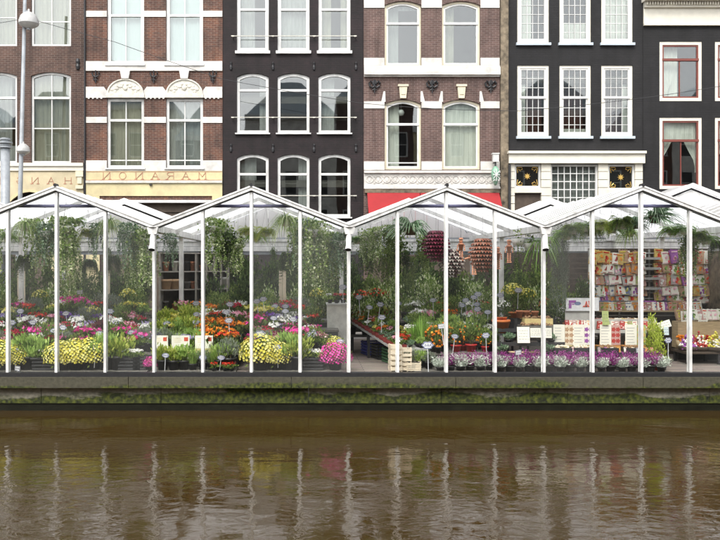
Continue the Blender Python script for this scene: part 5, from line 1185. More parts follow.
# white display cubes at the far end of the aisle
for px0, px1, pt, pb, y, lab in ((327,347,303,336,2.9,'tall white display block left of the plank aisle'),):
    d = CD+y; x0, x1 = gx(px0,d), gx(px1,d); t = thing('display_block', lab, 'display block', ((x0+x1)/2, y, 0)); w = (x1-x0)/2; z1 = gz(pt,d)
    mb = MB(); mb.box(-w,w,-.3,.3,.004,z1-.04); mb.build('body', M['potwhite'], t); mb = MB(); mb.box(-w-.02,w+.02,-.32,.32,z1-.038,z1); mb.build('top', M['white'], t)
    k = -w+.07
    while k < w: 
        spawn('bed2_'+R.choice(['crimson','white','red']), 'small flowering plant on the white block', 'flowering pot plant', t.location.x+k, y+R.uniform(-.15,.15), z1, .8, 'block top'); k += .16

# low oblique table of small pots along the aisle
P0, P1 = (X(394,.9), .75), (X(343,4.6), 4.6)
t = thing('aisle_table', 'long sloping table of seedling trays beside the plank aisle', 'table', (0,0,0))
ux, uy = P1[0]-P0[0], P1[1]-P0[1]; LL = math.hypot(ux, uy); e = Vector((ux/LL, uy/LL, 0)); nrm = Vector((e.y, -e.x, 0))
if nrm.x < 0: nrm = -nrm
def TP(a, w, dz=0): z = .42+(.86-.42)*a; p = Vector((P0[0], P0[1], 0)) + e*LL*a + nrm*w; return Vector((p.x, p.y, z+dz))
mb = MB(); vs = [TP(0,0,-.05),TP(0,.75,-.05),TP(1,1.3,-.05),TP(1,0,-.05),TP(0,0),TP(0,.75),TP(1,1.3),TP(1,0)]
mb.mesh(vs, [(0,3,2,1),(4,5,6,7),(0,1,5,4),(1,2,6,5),(2,3,7,6),(3,0,4,7)]); mb.build('table_top', M['greyrack'], t)
for a in (.02,.5,.98):
    for w in (.06,.66): p = TP(a,w,-.052); mb = MB(); mb.box(p.x-.03,p.x+.03,p.y-.03,p.y+.03,.004,p.z); mb.build('leg', M['tray'], t)
for r_i, w in enumerate((.14,.40,.66)):
    a = .03; 
    while a < .97:
        p = TP(a, w+.0, .003); k = R.choice(['red','pink','white','orange','succ','crimson','herb','yellow','hebe','succ'])
        if r_i == 0 :
            tr = MB(); tr.box(-.13,.13,-.13,.13,0,.012); tr.box(-.13,.13,-.13,-.118,.013,.07); tr.box(-.13,-.118,-.117,.13,.013,.07); tr.box(.118,.13,-.117,.13,.013,.07); tr.box(-.117,.117,.118,.13,.013,.07)
            o = tr.build('seedling_tray', M['redtray'], None, False, (p.x,p.y,p.z+.006), (0,0,math.atan2(e.y,e.x))); o['category'] = 'tray'; o['group'] = 'dark red seedling trays'; ITEMS.append((o, 'dark red seedling tray', 'table edge', 3))
        for kk in (0,1):
            q = TP(a+.017*(1 if kk else -1), w+(.04 if kk else -.04), .02)
            key = {'succ':'succ','herb':'herb','hebe':'hebe'}.get(k, 'bed_'+k)
            lk = {'succ':'tiny succulent','herb':'tiny green seedling','hebe':'tiny green cutting'}.get(k, 'tiny %s flowering plant' % k)
            spawn(key, lk, 'seedling', q.x, q.y, q.z, R.uniform(.48,.62), ('near side','middle','far side')[r_i]+' of aisle table', 3)
        a += .068
# crates
def crate(x, y, z, w, h, dp, m, label, rz=0, name='crate', lat=4):
    t = thing(name, label, 'crate', (x,y,z), rz)
    for s in (-1,1):
        mb = MB()
        for k in range(lat): zz = h*k/lat; mb.box(-w/2, w/2, s*dp/2-.01, s*dp/2+.01, zz+.01, zz+h/lat-.02)
        mb.build('side', M[m], t)
        mb = MB()
        for k in range(lat): zz = h*k/lat; mb.box(s*w/2-.01, s*w/2+.01, -dp/2+.011, dp/2-.011, zz+.01, zz+h/lat-.02)
        mb.build('end', M[m], t)
    mb = MB()
    for sx in (-1,1):
        for sy in (-1,1): mb.box(sx*(w/2-.03)-.015, sx*(w/2-.03)+.015, sy*(dp/2-.026)-.015, sy*(dp/2-.026)+.015, 0, h)
    mb.build('corner_posts', M[m], t); mb = MB(); mb.box(-w/2+.012, w/2-.012, -dp/2+.012, dp/2-.012, .0, .012); mb.build('base', M[m], t); return t
ang = math.atan2(e.y, e.x)
for a, m_, lab in ((.10,'greencrate','green lattice crate under the near end of the aisle table'),(.26,'greencrate','green lattice crate under the middle of the aisle table'),(.46,'tray','black crate under the aisle table'),(.66,'bluecrate','blue plastic crate under the far end of the aisle table')):
    p = TP(a, .36, 0); crate(p.x, p.y, .004, .5, min(.34, p.z-.08), .42, m_, lab, ang, lat=5)
def slat_stand(px, y, w, h, lab, lean=0):
    t = thing('slatted_crate', lab, 'wooden crate', (X(px,y), y, .004), R.uniform(-.2,.2))
    mb = MB()
    for k in range(5): mb.box(-w/2, w/2, -.17, -.155, .03+k*h/5, .03+k*h/5+h/5*.62)
    mb.build('front_slats', M['palewood'], t); mb = MB()
    for k in range(5): mb.box(-w/2, w/2, .155, .17, .03+k*h/5, .03+k*h/5+h/5*.62)
    mb.build('rear_slats', M['palewood'], t)
    for s in (-1,1): mb = MB(); mb.box(s*w/2-.018*(1 if s>0 else -1)-.012, s*w/2-.018*(1 if s>0 else -1)+.012, -.154, .154, 0, h); mb.build('end_board', M['palewood'], t)
    mb = MB(); mb.box(-w/2+.02, w/2-.02, -.15, .15, .03, .045); mb.build('base', M['palewood'], t)
slat_stand(395, .42, .24, .56, 'upright pale slatted wooden crate at the aisle end'); slat_stand(406.5, .45, .22, .48, 'shorter pale slatted wooden crate beside the strap leaved plants'); slat_stand(414, .38, .30, .18, 'low yellowish slatted wooden crate holding herbs')
for px, lab in ((46,'black crate of tiny white flowers, left of thin first post'),(131,'black crate of tiny white flowers left of the first gutter post'),(312,'black crate of tiny white flowers beside magenta chrysanthemums'),(141,'smaller black crate beside the first gutter post')):
    crate(X(px,.5), .50, .034, .46 if px != 141 else .26, .28, .36, 'tray', lab)
    for k in range(5 if px != 141 else 2): spawn('bed_white' if k % 2 else 'bed2_white', 'tiny white flowering plant in a black crate', 'flowering pot plant', X(px,.5)-.17+.085*k, .48+R.uniform(-.1,.1), .22, .8, 'front crates')

# ---------------------------------------------------------------- hanging ornaments, third greenhouse
def cone(px, py, y, h, r, m, lab, nm_='scaled_ornament'):
    d = CD+y; t = thing(nm_, lab, 'hanging ornament', (gx(px,d), y, gz(py,d)))
    mb = MB(); rows = 9
    for k in range(rows):
        u = (k+.5)/rows; rr = r*math.sin(PI*(.12+.83*u))**.7; z = h*(.5-u); n = max(7, int(rr*2*PI/.055))
        for j in range(n):
            a = 2*PI*(j+.5*(k%2))/n; o_ = Vector((math.cos(a), math.sin(a), 0)); p = o_*rr*.72+Vector((0,0,z+.03)); s_ = Vector((-math.sin(a), math.cos(a), 0))
            q = p + o_*rr*.38 + Vector((0,0,-.035)); w = .032; tip = p+o_*rr*.42+Vector((0,0,-.075))
            mb.mesh([p-s_*w, p+s_*w, q+s_*w*.9, tip, q-s_*w*.9, p-s_*w-o_*.012, p+s_*w-o_*.012, q+s_*w*.9-o_*.014, tip-o_*.014, q-s_*w*.9-o_*.014], [(0,1,2,3,4),(9,8,7,6,5),(0,4,9,5),(4,3,8,9),(3,2,7,8),(2,1,6,7)], (j+k) % 3 == 0)
    mb.build('scales', [M[m], M[m+'2']], t)
    mb = MB(); mb.lathe([(.001,-h/2+.02),(r*.55,-h*.4),(r*.7,0),(r*.55,h*.4),(.001,h/2)], n=12); mb.build('core', M['stem'], t)
    mb = MB(); mb.tube([(0,0,h/2-.02),(0,0,h/2+.5)], .004, 4); mb.build('cord', M['wire'], t)
col('cburg', (.10,.012,.03), rough=.5); col('cburg2', (.20,.03,.06), rough=.5); col('crust', (.26,.09,.05), rough=.6); col('crust2', (.32,.17,.12), rough=.6); col('cwhite', (.45,.40,.36), rough=.6); col('cwhite2', (.10,.05,.05), rough=.6)
cone(436, 246, .6, .66, .27, 'cburg', 'dark burgundy scaled ball hanging beside the antler fern')
cone(452, 263, .75, .6, .25, 'cwhite', 'black and white scaled cone hanging between clay figures')
cone(482.5, 255, .6, .72, .27, 'crust', 'large rust brown scaled cone hanging between clay figures')
def clayman(px, py, y, s, lab, arms=False):
    d = CD+y; t = thing('clay_figure', lab, 'hanging clay figure', (gx(px,d), y, gz(py,d)), 0, None, (s,s,s))
    mb = MB(); pr = lambda r0, r1, h: [(.001,0),(r0,0),(r1,h*.8),(r1*1.15,h*.8),(r1*1.15,h),(.001,h)]
    mb.lathe([(.001,-.1),(.045,-.1),(.065,.06),(.075,.06),(.075,.1),(.001,.1)], (0,0,0), 12); mb.build('body', M['clayp'], t, True)
    mb = MB(); mb.lathe([(.001,.105),(.03,.105),(.048,.14),(.052,.17),(.04,.205),(.001,.21)], (0,0,0), 12); mb.build('head', M['clayp'], t, True)
    mb = MB(); mb.lathe([(.001,.25),(.035,.25),(.06,.212),(.072,.212),(.072,.20),(.001,.205)], (0,0,0), 12); mb.build('hat', M['clayp'], t, True)
    for sx in (-1,1):
        mb = MB()
        for k in range(3):
            if arms: p = (sx*(.085+.05*k), 0, .065-.012*k); q = (sx*(.13+.05*k), 0, .05-.012*k)
            else: p = (sx*(.085+.004*k), 0, .06-.055*k); q = (sx*(.088+.004*k), 0, .015-.055*k)
            mb.tube([p, q], [.016,.024], 8)
        mb.build('arm', M['clayp'], t)
        mb = MB()
        for k in range(4): mb.tube([(sx*.03,0,-.105-.055*k),(sx*.032,0,-.15-.055*k)], [.018,.026], 8)
        mb.tube([(sx*.033,-.02,-.33),(sx*.033,-.02,-.36)], [.03,.034], 8); mb.build('leg', M['clayp'], t)
    mb = MB(); mb.tube([(0,0,.25),(0,0,.75)], .004, 4); mb.build('cord', M['wire'], t)
col('clayp', (.62,.28,.16), rough=.8, var=.15)
clayman(461, 247, .6, .8, 'clay pot figure hanging highest, left of the rust cone'); clayman(474, 260, .55, .85, 'clay pot figure with outstretched arms hanging before the rust cone', True); clayman(498, 256, .75, .78, 'clay pot figure hanging behind the post right of the rust cone'); clayman(509, 249, .6, .8, 'rightmost clay pot figure hanging near the gutter post')
# white hanging wire lamp in the third greenhouse
t = thing('wall_spotlight', 'small white spotlight with a looping cable on the rear gable', 'spotlight', (gx(470,22.6), 6.85, gz(224,22.6)))
mb = MB(); mb.box(-.14,.14,-.08,.06,.1,.2); mb.build('housing', M['steel_white'], t); mb = MB(); mb.tube([(-.1,-.05,.1),(-.16,-.06,-.1),(-.05,-.06,-.25),(.05,-.06,-.2),(.06,-.05,.1)], .012, 5); mb.build('cable', M['steel'], t)

# ---------------------------------------------------------------- black trays and cards left of the bulb boxes
t = thing('tiered_stand', 'black tiered stand of trays between fruit shrubs and bulb boxes', 'display stand', (X(528,.9), .9, 0))
w = (X(567,.9)-X(496,.9))/2
for k, (ya, yb, z) in enumerate(((-.42,-.1,.30),(-.09,.3,.52),(.31,.75,.78))):
    mb = MB(); mb.box(-w,w,ya,yb,z-.03,z); mb.box(-w,w,ya-.012,ya-.001,z-.03,z+.05); mb.build('tray', M['tray'], t)
mb = MB()
for xx in (-w+.03,0,w-.03):
    for yy, z in ((-.4,.27),(.0,.49),(.6,.75)): mb.box(xx-.02,xx+.02,yy-.02,yy+.02,.004,z-.001)
mb.build('legs', M['tray'], t)
def flatbox(px0, px1, pt, pb, y, dp, m, lab, cat, nm_, fill=None, grp=None):
    d = CD+y; x0, x1, z0, z1 = gx(px0,d), gx(px1,d), gz(pb,d), gz(pt,d); t = thing(nm_, lab, cat, ((x0+x1)/2, y, z0), 0, grp); w = (x1-x0)/2; h = z1-z0
    mb = MB(); mb.box(-w,w,0,dp,0,.012); mb.box(-w,w,0,.012,.0125,h); mb.box(-w,w,dp-.012,dp,.0125,h); mb.box(-w,-w+.012,.0125,dp-.0125,.0125,h); mb.box(w-.012,w,.0125,dp-.0125,.0125,h); mb.build('box', M[m], t)
    if fill:
        mb = MB(); k = 0
        for _ in range(fill[1]):
            r_ = fill[2]*R.uniform(.8,1.2); mb.lathe([(.001,-r_*.7),(r_*.8,-r_*.5),(r_,0),(r_*.6,r_*.6),(.001,r_)], (R.uniform(-w+.04,w-.04), R.uniform(.04,dp-.04), h+R.uniform(-.02,.03)), 8)
        f = mb.build('contents', M[fill[0]], t, True)
    return t, w, h
flatbox(525, 553, 318.5, 325, 1.35, .4, 'cardlow', 'pale yellow open box above the white notices', 'box', 'open_box', ('bulb',30,.035))
flatbox(521, 556, 325.6, 333, 1.15, .3, 'staging', 'grey brown box of bulbs under the pale yellow box', 'box', 'open_box', ('bulb',40,.035))
def cardw(px0, px1, pt, pb, y, lab, lines=4, m='card', nm_='notice_card', cat='notice card', tilt=0, ink='ink'):
    d = CD+y; x0, x1, z0, z1 = gx(px0,d), gx(px1,d), gz(pb,d), gz(pt,d); w = (x1-x0)/2; h = z1-z0
    t = thing(nm_, lab, cat, ((x0+x1)/2, y, z0)); t.rotation_euler = (-.12, tilt, 0)
    mb = MB(); mb.box(-w,w,0,.006,0,h); mb.build('board', M[m], t); mb = MB()
    for k in range(lines):
        q = -w*.8
        while q < w*.7: l = R.uniform(.02,.06); mb.box(q, min(q+l,w*.8), -.0025, -.0004, h*(.15+.7*(k+.5)/lines), h*(.15+.7*(k+.5)/lines)+.006); q += l+.015
    mb.build('writing', M[ink], t); return t
cardw(517.5, 530, 327, 343, .62, 'tall white notice card with grey lower photo, left of three'); cardw(530.5, 541, 328, 337.5, .68, 'white notice card with handwriting, middle of three'); cardw(542.5, 552, 328, 338, .68, 'white notice card with handwriting right of the gutter post')
for px, lab in ((517,'shallow wooden bowl on the black stand, left'),(533,'darker shallow wooden bowl on the black stand, right')):
    mb = MB(); mb.lathe([(.001,0),(.06,0),(.17,.07),(.18,.075),(.16,.07),(.05,.015),(.001,.012)], n=18); tag(mb.build('wooden_bowl', M['wood' if px < 520 else 'stem'], None, True, (X(px,.55), .62, .306)), lab, 'bowl')
for px, py, y, s, lab in ((519.5,305,1.6,.85,'small clay pot left of the pale yellow box'),(526,306,1.7,.95,'small clay pot behind the pale yellow box'),(535,306,1.7,.9,'rightmost small clay pot behind the pale yellow box')):
    d = CD+y; claypot(gx(px,d), y, gz(py+13,d), .09*s, .2*s, lab, 'clay', 1, 'clay pots behind the bulb boxes')
t_, _, _ = flatbox(514, 556, 319, 334, 1.62, .34, 'tray', 'black box carrying the small clay pots', 'box', 'black_box')
mb = MB(); mb.lathe([(.001,0),(.13,0),(.19,.24),(.205,.24),(.205,.29),(.17,.29),(.001,.25)], n=18); tag(mb.build('flower_pot', M['potorange'], None, True, (X(501,1.35), 1.35, .72)), 'large bright orange pot under the white flowering branch', 'flower pot')
t = thing('stool', 'dark stool carrying the bright orange pot', 'stool', (X(501,1.35),1.35,0)); mb = MB(); mb.box(-.25,.25,-.25,.25,.68,.715); mb.build('seat', M['tray'], t)
for sx in (-1,1):
    for sy_ in (-1,1): mb = MB(); mb.box(sx*.2-.02,sx*.2+.02,sy_*.2-.02,sy_*.2+.02,.004,.678); mb.build('leg', M['tray'], t)
for i in range(2): spawn('tall_white','white flowering branch in the bright orange pot','flowering shrub', X(499+5*i,1.35), 1.35, .97, .55, 'middle of the greenhouse')
for px, z in ((500,.30),(509,.52),(545,.30),(552,.52),(541,.52)): spawn('succ', 'blue green succulent on the black stand', 'succulent', X(px,.9), .62 if z < .4 else .95, z, 1.0, 'black stand')

# ---------------------------------------------------------------- bulbs and seeds, fourth greenhouse
t = thing('bulb_counter', 'low black counter carrying the bulb boxes', 'counter', (X(612,.9), .95, 0)); w = (X(660,.9)-X(564,.9))/2
mb = MB(); mb.box(-w,w,-.42,.30,.33,.37); mb.build('counter_top', M['tray'], t); mb = MB(); mb.box(-w,w,.31,.85,.68,.72); mb.build('rear_shelf', M['tray'], t)
for xx in (-w+.05,0,w-.05): mb = MB(); mb.box(xx-.03,xx+.03,-.38,-.3,.004,.328); mb.box(xx-.03,xx+.03,.6,.68,.004,.678); mb.build('leg', M['tray'], t)
# header sign and tulip bulb pockets
y = 1.30; d = CD+y; x0, x1 = gx(566,d), gx(591,d)
t = thing('tulip_display', 'white header sign with purple and red marks over tulip packets', 'bulb display', ((x0+x1)/2, y, .724)); w = (x1-x0)/2
z1, zm, z0 = gz(298,d)-.724, gz(311,d)-.724, gz(326,d)-.724
mb = MB(); mb.box(-w,w,.05,.07,0,zm); mb.box(-w,w,.0,.04,0,.1); mb.build('rack_body', M['greyrack'], t)
mb = MB(); mb.box(-w,w,.0,.02,zm+.002,z1); mb.box(w+.003, w+.18, .01,.03, zm+.002, z1+.01); mb.build('header_board', M['plastic'], t)
mb = MB(); 
h_ = z1-zm; a = -w*.78
mb.box(a, a+.16, -.004, -.001, zm+h_*.62, zm+h_*.82); mb.box(a, a+.06, -.004, -.001, zm+h_*.2, zm+h_*.6)
mb.box(a+.07, a+.12, -.004, -.001, zm+h_*.48, zm+h_*.56); mb.build('purple_mark', M['violetpk'], t)
mb = MB(); mb.prism([(-.02+.075*math.cos(k*PI/8), zm+h_*.58+.04*math.sin(k*PI/8)) for k in range(16)], -.004, -.001); mb.build('blue_mark', M['bluepk'], t)
mb = MB(); letter(mb, 'A', w*.62, zm+h_*.55, .06, .11, -.001, .016, True); mb.tube([(w*.76,-.004,zm+h_*.76),(w*.84,-.004,zm+h_*.76),(w*.84,-.004,zm+h_*.56),(w*.76,-.004,zm+h_*.34),(w*.85,-.004,zm+h_*.34)], .008, 4); mb.build('red_mark', M['inkred'], t)
pk = MB(); pk.box(-.04,.04,-.006,.006,0,.2); PKB = pk.data('packet', M['plastic'])
def packet_data(base, pic, w=.05, h=.17):
    p1 = MB(); p1.box(-w,w,-.008,.008,0,h); p1.tube([(0,0,h),(0,.02,h+.02)], .003, 4)
    p2 = MB()
    for k in range(R.randint(2,5)):
        cx, cz, rr = R.uniform(-w*.5,w*.5), h*R.uniform(.22,.62), R.uniform(.008,.02)
        p2.prism([(cx+rr*math.cos(a*PI/4)*R.uniform(.6,1.2), cz+rr*1.3*math.sin(a*PI/4)*R.uniform(.6,1.2)) for a in range(8)], -.0105, -.0085)
    p2.box(-w*.8, w*R.uniform(.2,.8), -.0105, -.0085, h*.82, h*.9); p2.box(-w*.8, w*R.uniform(.0,.8), -.0105, -.0085, h*.05, h*.09)
    return p1.data('packet_body', M[base]), p2.data('picture', M[pic])
PK = {}
for bname, pic in (('yellowpk','fl_red'),('yellowpk','fl_orange'),('card','redpk'),('card','violetpk'),('redpk','fl_white'),('pinkpk','fl_white'),('bluepk','fl_yellow'),('tanpk','fl_yellow'),('greenpk','fl_pink'),('violetpk','fl_pink'),('card','fl_orange'),('tanpk','fl_crimson'),('tanpk','fl_red'),('card','fl_crimson'),('tanpk','fl_orange'),('greypk','fl_pink'),('greypk','fl_red'),('card','lf_fern'),('tanpk','lf_fern'),('card','fl_red'),('card','fl_pink'),('card','bluepk')):
    PK[(bname,pic)] = packet_data(bname, pic)
WN = {'yellowpk':'yellow','card':'white','redpk':'red','pinkpk':'pink','bluepk':'blue','tanpk':'tan','greenpk':'green','violetpk':'violet','greypk':'grey'}; PN = {'lf_fern':'green','bluepk':'blue','fl_red':'red','fl_orange':'orange','redpk':'red','violetpk':'purple','fl_white':'white','fl_yellow':'yellow','fl_pink':'pink','fl_crimson':'crimson'}
def packet(k, x, y, z, s, row, tilt=None):
    o = thing('seed_packet', 'x', 'seed packet', (x,y,z), 0, 'seed packets on the racks', (s,s*2.5,s)); o.rotation_euler = (R.uniform(-.28,-.1), R.uniform(-.16,.16) if tilt is None else tilt, R.uniform(-.3,.3))
    link('packet_body', PK[k][0], o); link('picture', PK[k][1], o); ITEMS.append((o, '%s seed packet with %s flower picture' % (WN[k[0]], PN[k[1]]), row, 4)); return o
ks = list(PK)
for i in range(9): packet([('redpk','fl_white'),('card','redpk'),('pinkpk','fl_white'),('card','fl_orange')][i % 4], gx(567.5+i*2.9,d), y-.03, .84, .95, 'tulip rack')
for i in range(11): packet([('redpk','fl_white'),('card','fl_orange'),('greenpk','fl_pink'),('card','redpk'),('pinkpk','fl_white')][i % 5], gx(599+i*4.6,d), y+.0, .80, 1.05, 'rack right of the tulip rack')
t = thing('packet_rail', 'long white rail holding packets above the orange bulb boxes', 'rail', (X(620,1.33), 1.33, .72)); mb = MB(); w = X(650,1.33)-X(620,1.33); mb.box(-w,w,.03,.05,0,.30); mb.box(-w,w,-.06,.03,0,.07); mb.build('rail', M['greyrack'], t)
# bulb boxes with cards
for px, pic, lab in ((563.5,'tanpk','bulb box with white card and tan picture, leftmost'),(583,'violetpk','bulb box with white card and violet flower picture'),(610,'redpk','orange bulb box with white card and red patterned picture'),(635.5,'yellowpk','orange bulb box with white card and yellow green picture')):
    y = .95; d = CD+y; w = 10.5*d/F; z0 = .374; x = gx(px,d); t = thing('bulb_box', lab, 'bulb box', (x, y, z0), 0, 'bulb boxes on the counter')
    zt = gz(324.5,d)-z0; zb = gz(345,d)-z0
    t.location.z = z0; zb = max(.12, zb)
    mb = MB(); mb.box(-w,w,0,.32,0,.09); mb.box(-w,w,.0,.02,.0905,zb+.08); mb.build('box', M['orangebox' if px > 600 else 'cardlow'], t)
    mb = MB(); mb.box(-w*.98,w*.1,-.012,-.002,zb,zt); mb.build('card', M['card'], t)
    mb = MB()
    for k in range(6): mb.box(-w*.85, -w*R.uniform(.05,.3), -.0145, -.0125, zb+(zt-zb)*(.12+.14*k), zb+(zt-zb)*(.12+.14*k)+.006)
    mb.build('writing', M['ink'], t)
    mb = MB(); mb.box(w*.12,w*.98,-.010,-.001,zb,zt*.98); mb.build('picture_panel', M[{'redpk':'pinkpk','yellowpk':'greenpk','tanpk':'palewood','violetpk':'card'}[pic]], t)
    mb = MB()
    for k in range(6):
        cx, cz = w*(.32+.42*(k%2)), zb+(zt-zb)*(.2+.28*(k//2)); rr = .045
        mb.prism([(cx+rr*(1+.25*math.cos(5*a*PI/8))*math.cos(a*PI/8), cz+rr*(1+.25*math.cos(5*a*PI/8))*math.sin(a*PI/8)) for a in range(16)], -.0125, -.0102)
    mb.build('picture', M[pic], t)
    o_, _, _ = flatbox(px-9, px+9, 348, 353, .58, .3, 'tray', 'black tray of pale bulbs before the box with ' + {'tanpk':'tan','violetpk':'violet','redpk':'red','yellowpk':'yellow'}[pic] + ' picture', 'tray', 'bulb_tray', ('palewood' if px < 600 else 'bulb',46,.028), 'trays of loose bulbs')
cardw(602.5, 609, 311, 325, .9, 'lime green card hanging left of the third post', 3, 'greenpk')
# seed racks on the rear wall of the fourth greenhouse
y = 3.3; d = CD+y; xa, xb = gx(590,d), gx(712,d)
t = thing('seed_rack', 'tall slatted rack covered with seed packets', 'seed rack', ((xa+xb)/2, y, 0)); w = (xb-xa)/2
mb = MB(); mb.box(-w,w,.13,.15,.004,2.62); mb.build('back_panel', M['brown_wood'], t)
for k in range(12):
    mb = MB(); z = .95+k*.14; mb.box(-w,w,.06,.085,z,z+.03); mb.build('slat', M['greyrack'], t)
for u in (-1,-.5,0,.5,1): mb = MB(); mb.box(w*u*.985-.02, w*u*.985+.02, .09, .125, .004, 2.6); mb.build('upright', M['greyrack'], t)
for j, py in enumerate((262,273,284,294,302)):
    px = 592
    while px < 709:
        if 643 < px < 657: px = 658
        s = 1.8; k = R.choice(ks) if j != 0 or px > 660 else R.choice([('yellowpk','fl_red'),('yellowpk','fl_orange'),('card','redpk'),('tanpk','fl_yellow')])
        o = packet(k, gx(px,d), y-.02+R.uniform(-.03,.03), gz(py+R.uniform(0,3),d), s*R.uniform(.85,1.1), ('top','second','third','fourth','bottom')[j]+' shelf of seed rack'); px += R.uniform(3.4,4.8)
for j, py in enumerate((256,266,276,286)):                  # empty grey shelves in the middle of the rack
    mb = MB(); z = gz(py,d); mb.box(gx(643,d)-t.location.x, gx(658,d)-t.location.x, -.12, .055, z-.09, z-.07); mb.box(gx(643,d)-t.location.x, gx(658,d)-t.location.x, -.125, -.115, z-.09, z-.03); mb.build('wire_shelf', M['greyrack'], t)
for i, px in enumerate((608,622,637,651,665,680,694)):      # packet boxes along the foot of the rack
    bx = R.choice(ks); flatbox(px-5.5, px+5.5, 301, 310, 2.9, .25, ['bluepk','staging','greyrack','violetpk','tray','tanpk','staging'][i], ['blue','grey brown','pale grey','violet','black','tan','brown'][i]+' packet box on the shelf under the seed rack', 'box', 'packet_box', grp='boxes under the seed rack')
    for k in range(4): packet(R.choice(ks), gx(px-6+4*k,CD+2.85), 2.86, gz(311,CD+2.85), 1.25, 'shelf under seed rack')
t = thing('rack_shelf', 'brown shelf board under the seed rack', 'shelf', (X(650,3.0), 3.02, 0)); w = X(704,3)-X(650,3); zz = gz(310,CD+2.9)
mb = MB(); mb.box(-w,w,-.2,.2,zz-.04,zz-.004); mb.build('board', M['wood'], t)
for s in (-1,0,1): mb = MB(); mb.box(s*w*.96-.03, s*w*.96+.03, -.03,.03,.004,zz-.041); mb.build('leg', M['brown_wood'], t)
# low table with bags of bulbs at the right
y = 1.8; d = CD+y; t = thing('low_table', 'low brown wooden table of bagged bulbs at the right', 'table', (gx(712,d), y, 0)); w = 34*d/F; zt = gz(350,d)
mb = MB(); mb.box(-w,w,-.35,.35,zt-.05,zt); mb.build('table_top', M['brown_wood'], t)
for sx in (-.9,0,.9):
    for s in (-1,1): mb = MB(); mb.box(sx*w-.03,sx*w+.03,s*.3-.03,s*.3+.03,.004,zt-.052); mb.build('leg', M['tray'], t)
for i, (px, w_, m_, lab) in enumerate(((686,6,'violetpk','net bag of violet and white bulbs, left on the low table'),(697,6.5,'redpk','net bag of red bulbs beside the post on the low table'),(712,9,'fl_yellow','heap of yellow and orange bulbs at the right edge'),(738,7,'fl_orange','heap of orange bulbs beyond the right edge'))):
    t = thing('bulb_bag', lab, 'bulb bag', (gx(px,d), y-.1, zt+.002)); W_ = w_*1.5*d/F; mb = MB()
    for k in range(170):
        a = R.uniform(0,2*PI); q = R.random()**.5; r_ = .032; mb.lathe([(.001,-r_),(r_*.8,-r_*.5),(r_,0),(r_*.5,r_*.7),(.001,r_)], (math.cos(a)*q*W_*.9, math.sin(a)*q*.18, .03+R.random()*.42*(1-q*.8)), 6, R.choice((0,0,1)))
    mb.build('bulbs', [M[m_], M['card']], t, True)
    mb = MB(); mb.lathe([(.001,0),(W_*.95,0),(W_*1.02,.09),(W_*.98,.10),(W_*.9,.02),(.001,.02)], n=16); mb.build('basket', M['brown_wood'], t, True)
for i, (px, lab) in enumerate(((686,'white card standing behind the violet bulb bag'),(703,'white card with blank face at the right edge'))): cardw(px-4.5, px+5, 311 if i == 0 else 314, 326, 2.2, lab, 5)
for i in range(9): packet(R.choice(ks), gx(680+i*5,CD+2.25), 2.25, .93, 1.5, 'behind the low table')
t = thing('table_riser', 'brown riser behind the bulb bags', 'riser', (gx(708,CD+2.3), 2.3, 0)); mb = MB(); mb.box(-.75,.75,-.1,.2,zt,.90); mb.build('body', M['wood'], t); mb = MB(); mb.box(-.7,.7,.0,.15,.004,zt-.001); mb.build('foot', M['tray'], t)
spawn('lime', 'lime green feathery plant in a red pot by the glass', 'pot plant', X(659,.5), .55, .004, 1.05, 'front row'); spawn('lime', 'taller lime green feathery plant, left and behind', 'pot plant', X(653,.9), .95, .25, .95, 'front row')
t = thing('display_block', 'small dark block under the taller lime green plant', 'display block', (X(653,.9), .95, 0)); mb = MB(); mb.box(-.14,.14,-.14,.14,.004,.246); mb.build('body', M['tray'], t)
cardw(659, 672, 321, 328, .6, 'white card tilted above the lime green plant', 2, tilt=-.3); cardw(664, 669, 327, 335, .58, 'pale blue card under the tilted white card', 2, 'curtain_blue')
# right hand wall of the fourth greenhouse, and shutters at the rear
tag((lambda m_: (m_.box(X(714,3), X(714,3)+.06, 2.2, 7.0, .004, 2.55), m_.build('side_wall', M['strip']))[1])(MB()), 'grey brown board wall right of the seed rack', 'wall')
t = thing('rear_shutter', 'brown slatted rear wall behind the seed rack', 'wall', (bc(4), 6.7, 0)); mb = MB()
for k in range(17): mb.box(-1.95, 1.95, -.02, .02, .01+k*.15, .01+k*.15+.142)
mb.build('slats', M['brown_wood'], t)

# crowded bulb baskets and packets between the counter and the rack
for i, (px, y, z, m_, m2, lab) in enumerate(((640,1.2,.724,'redpk','red','basket of red bulbs'),(650,1.3,.724,'fl_yellow','yellow','basket of yellow bulbs'),(601,1.45,.724,'pinkpk','pink','basket of pink bulbs'),(613,1.45,.724,'palewood','pale','basket of pale bulbs'),(625,1.45,.724,'fl_crimson','crimson','basket of crimson bulbs'))):
    mb = MB(); W_ = .11
    mb.lathe([(.001,0),(W_*.8,0),(W_,.10),(W_*.93,.10),(W_*.75,.01),(.001,.01)], n=12)
    t = thing('bulb_basket', lab + ' on the rear shelf of the counter', 'bulb basket', (X(px,y), y, z), 0, 'small baskets of bulbs'); mb.build('basket', M['wood'], t, True)
    mb = MB()
    for k in range(26):
        a = R.uniform(0,2*PI); q = R.random()**.5*W_*.85; r_ = .026; mb.lathe([(.001,-r_),(r_*.8,-r_*.5),(r_,0),(r_*.5,r_*.7),(.001,r_)], (math.cos(a)*q, math.sin(a)*q, .09+R.random()*.07), 6)
    mb.build('bulbs', M[m_], t, True)
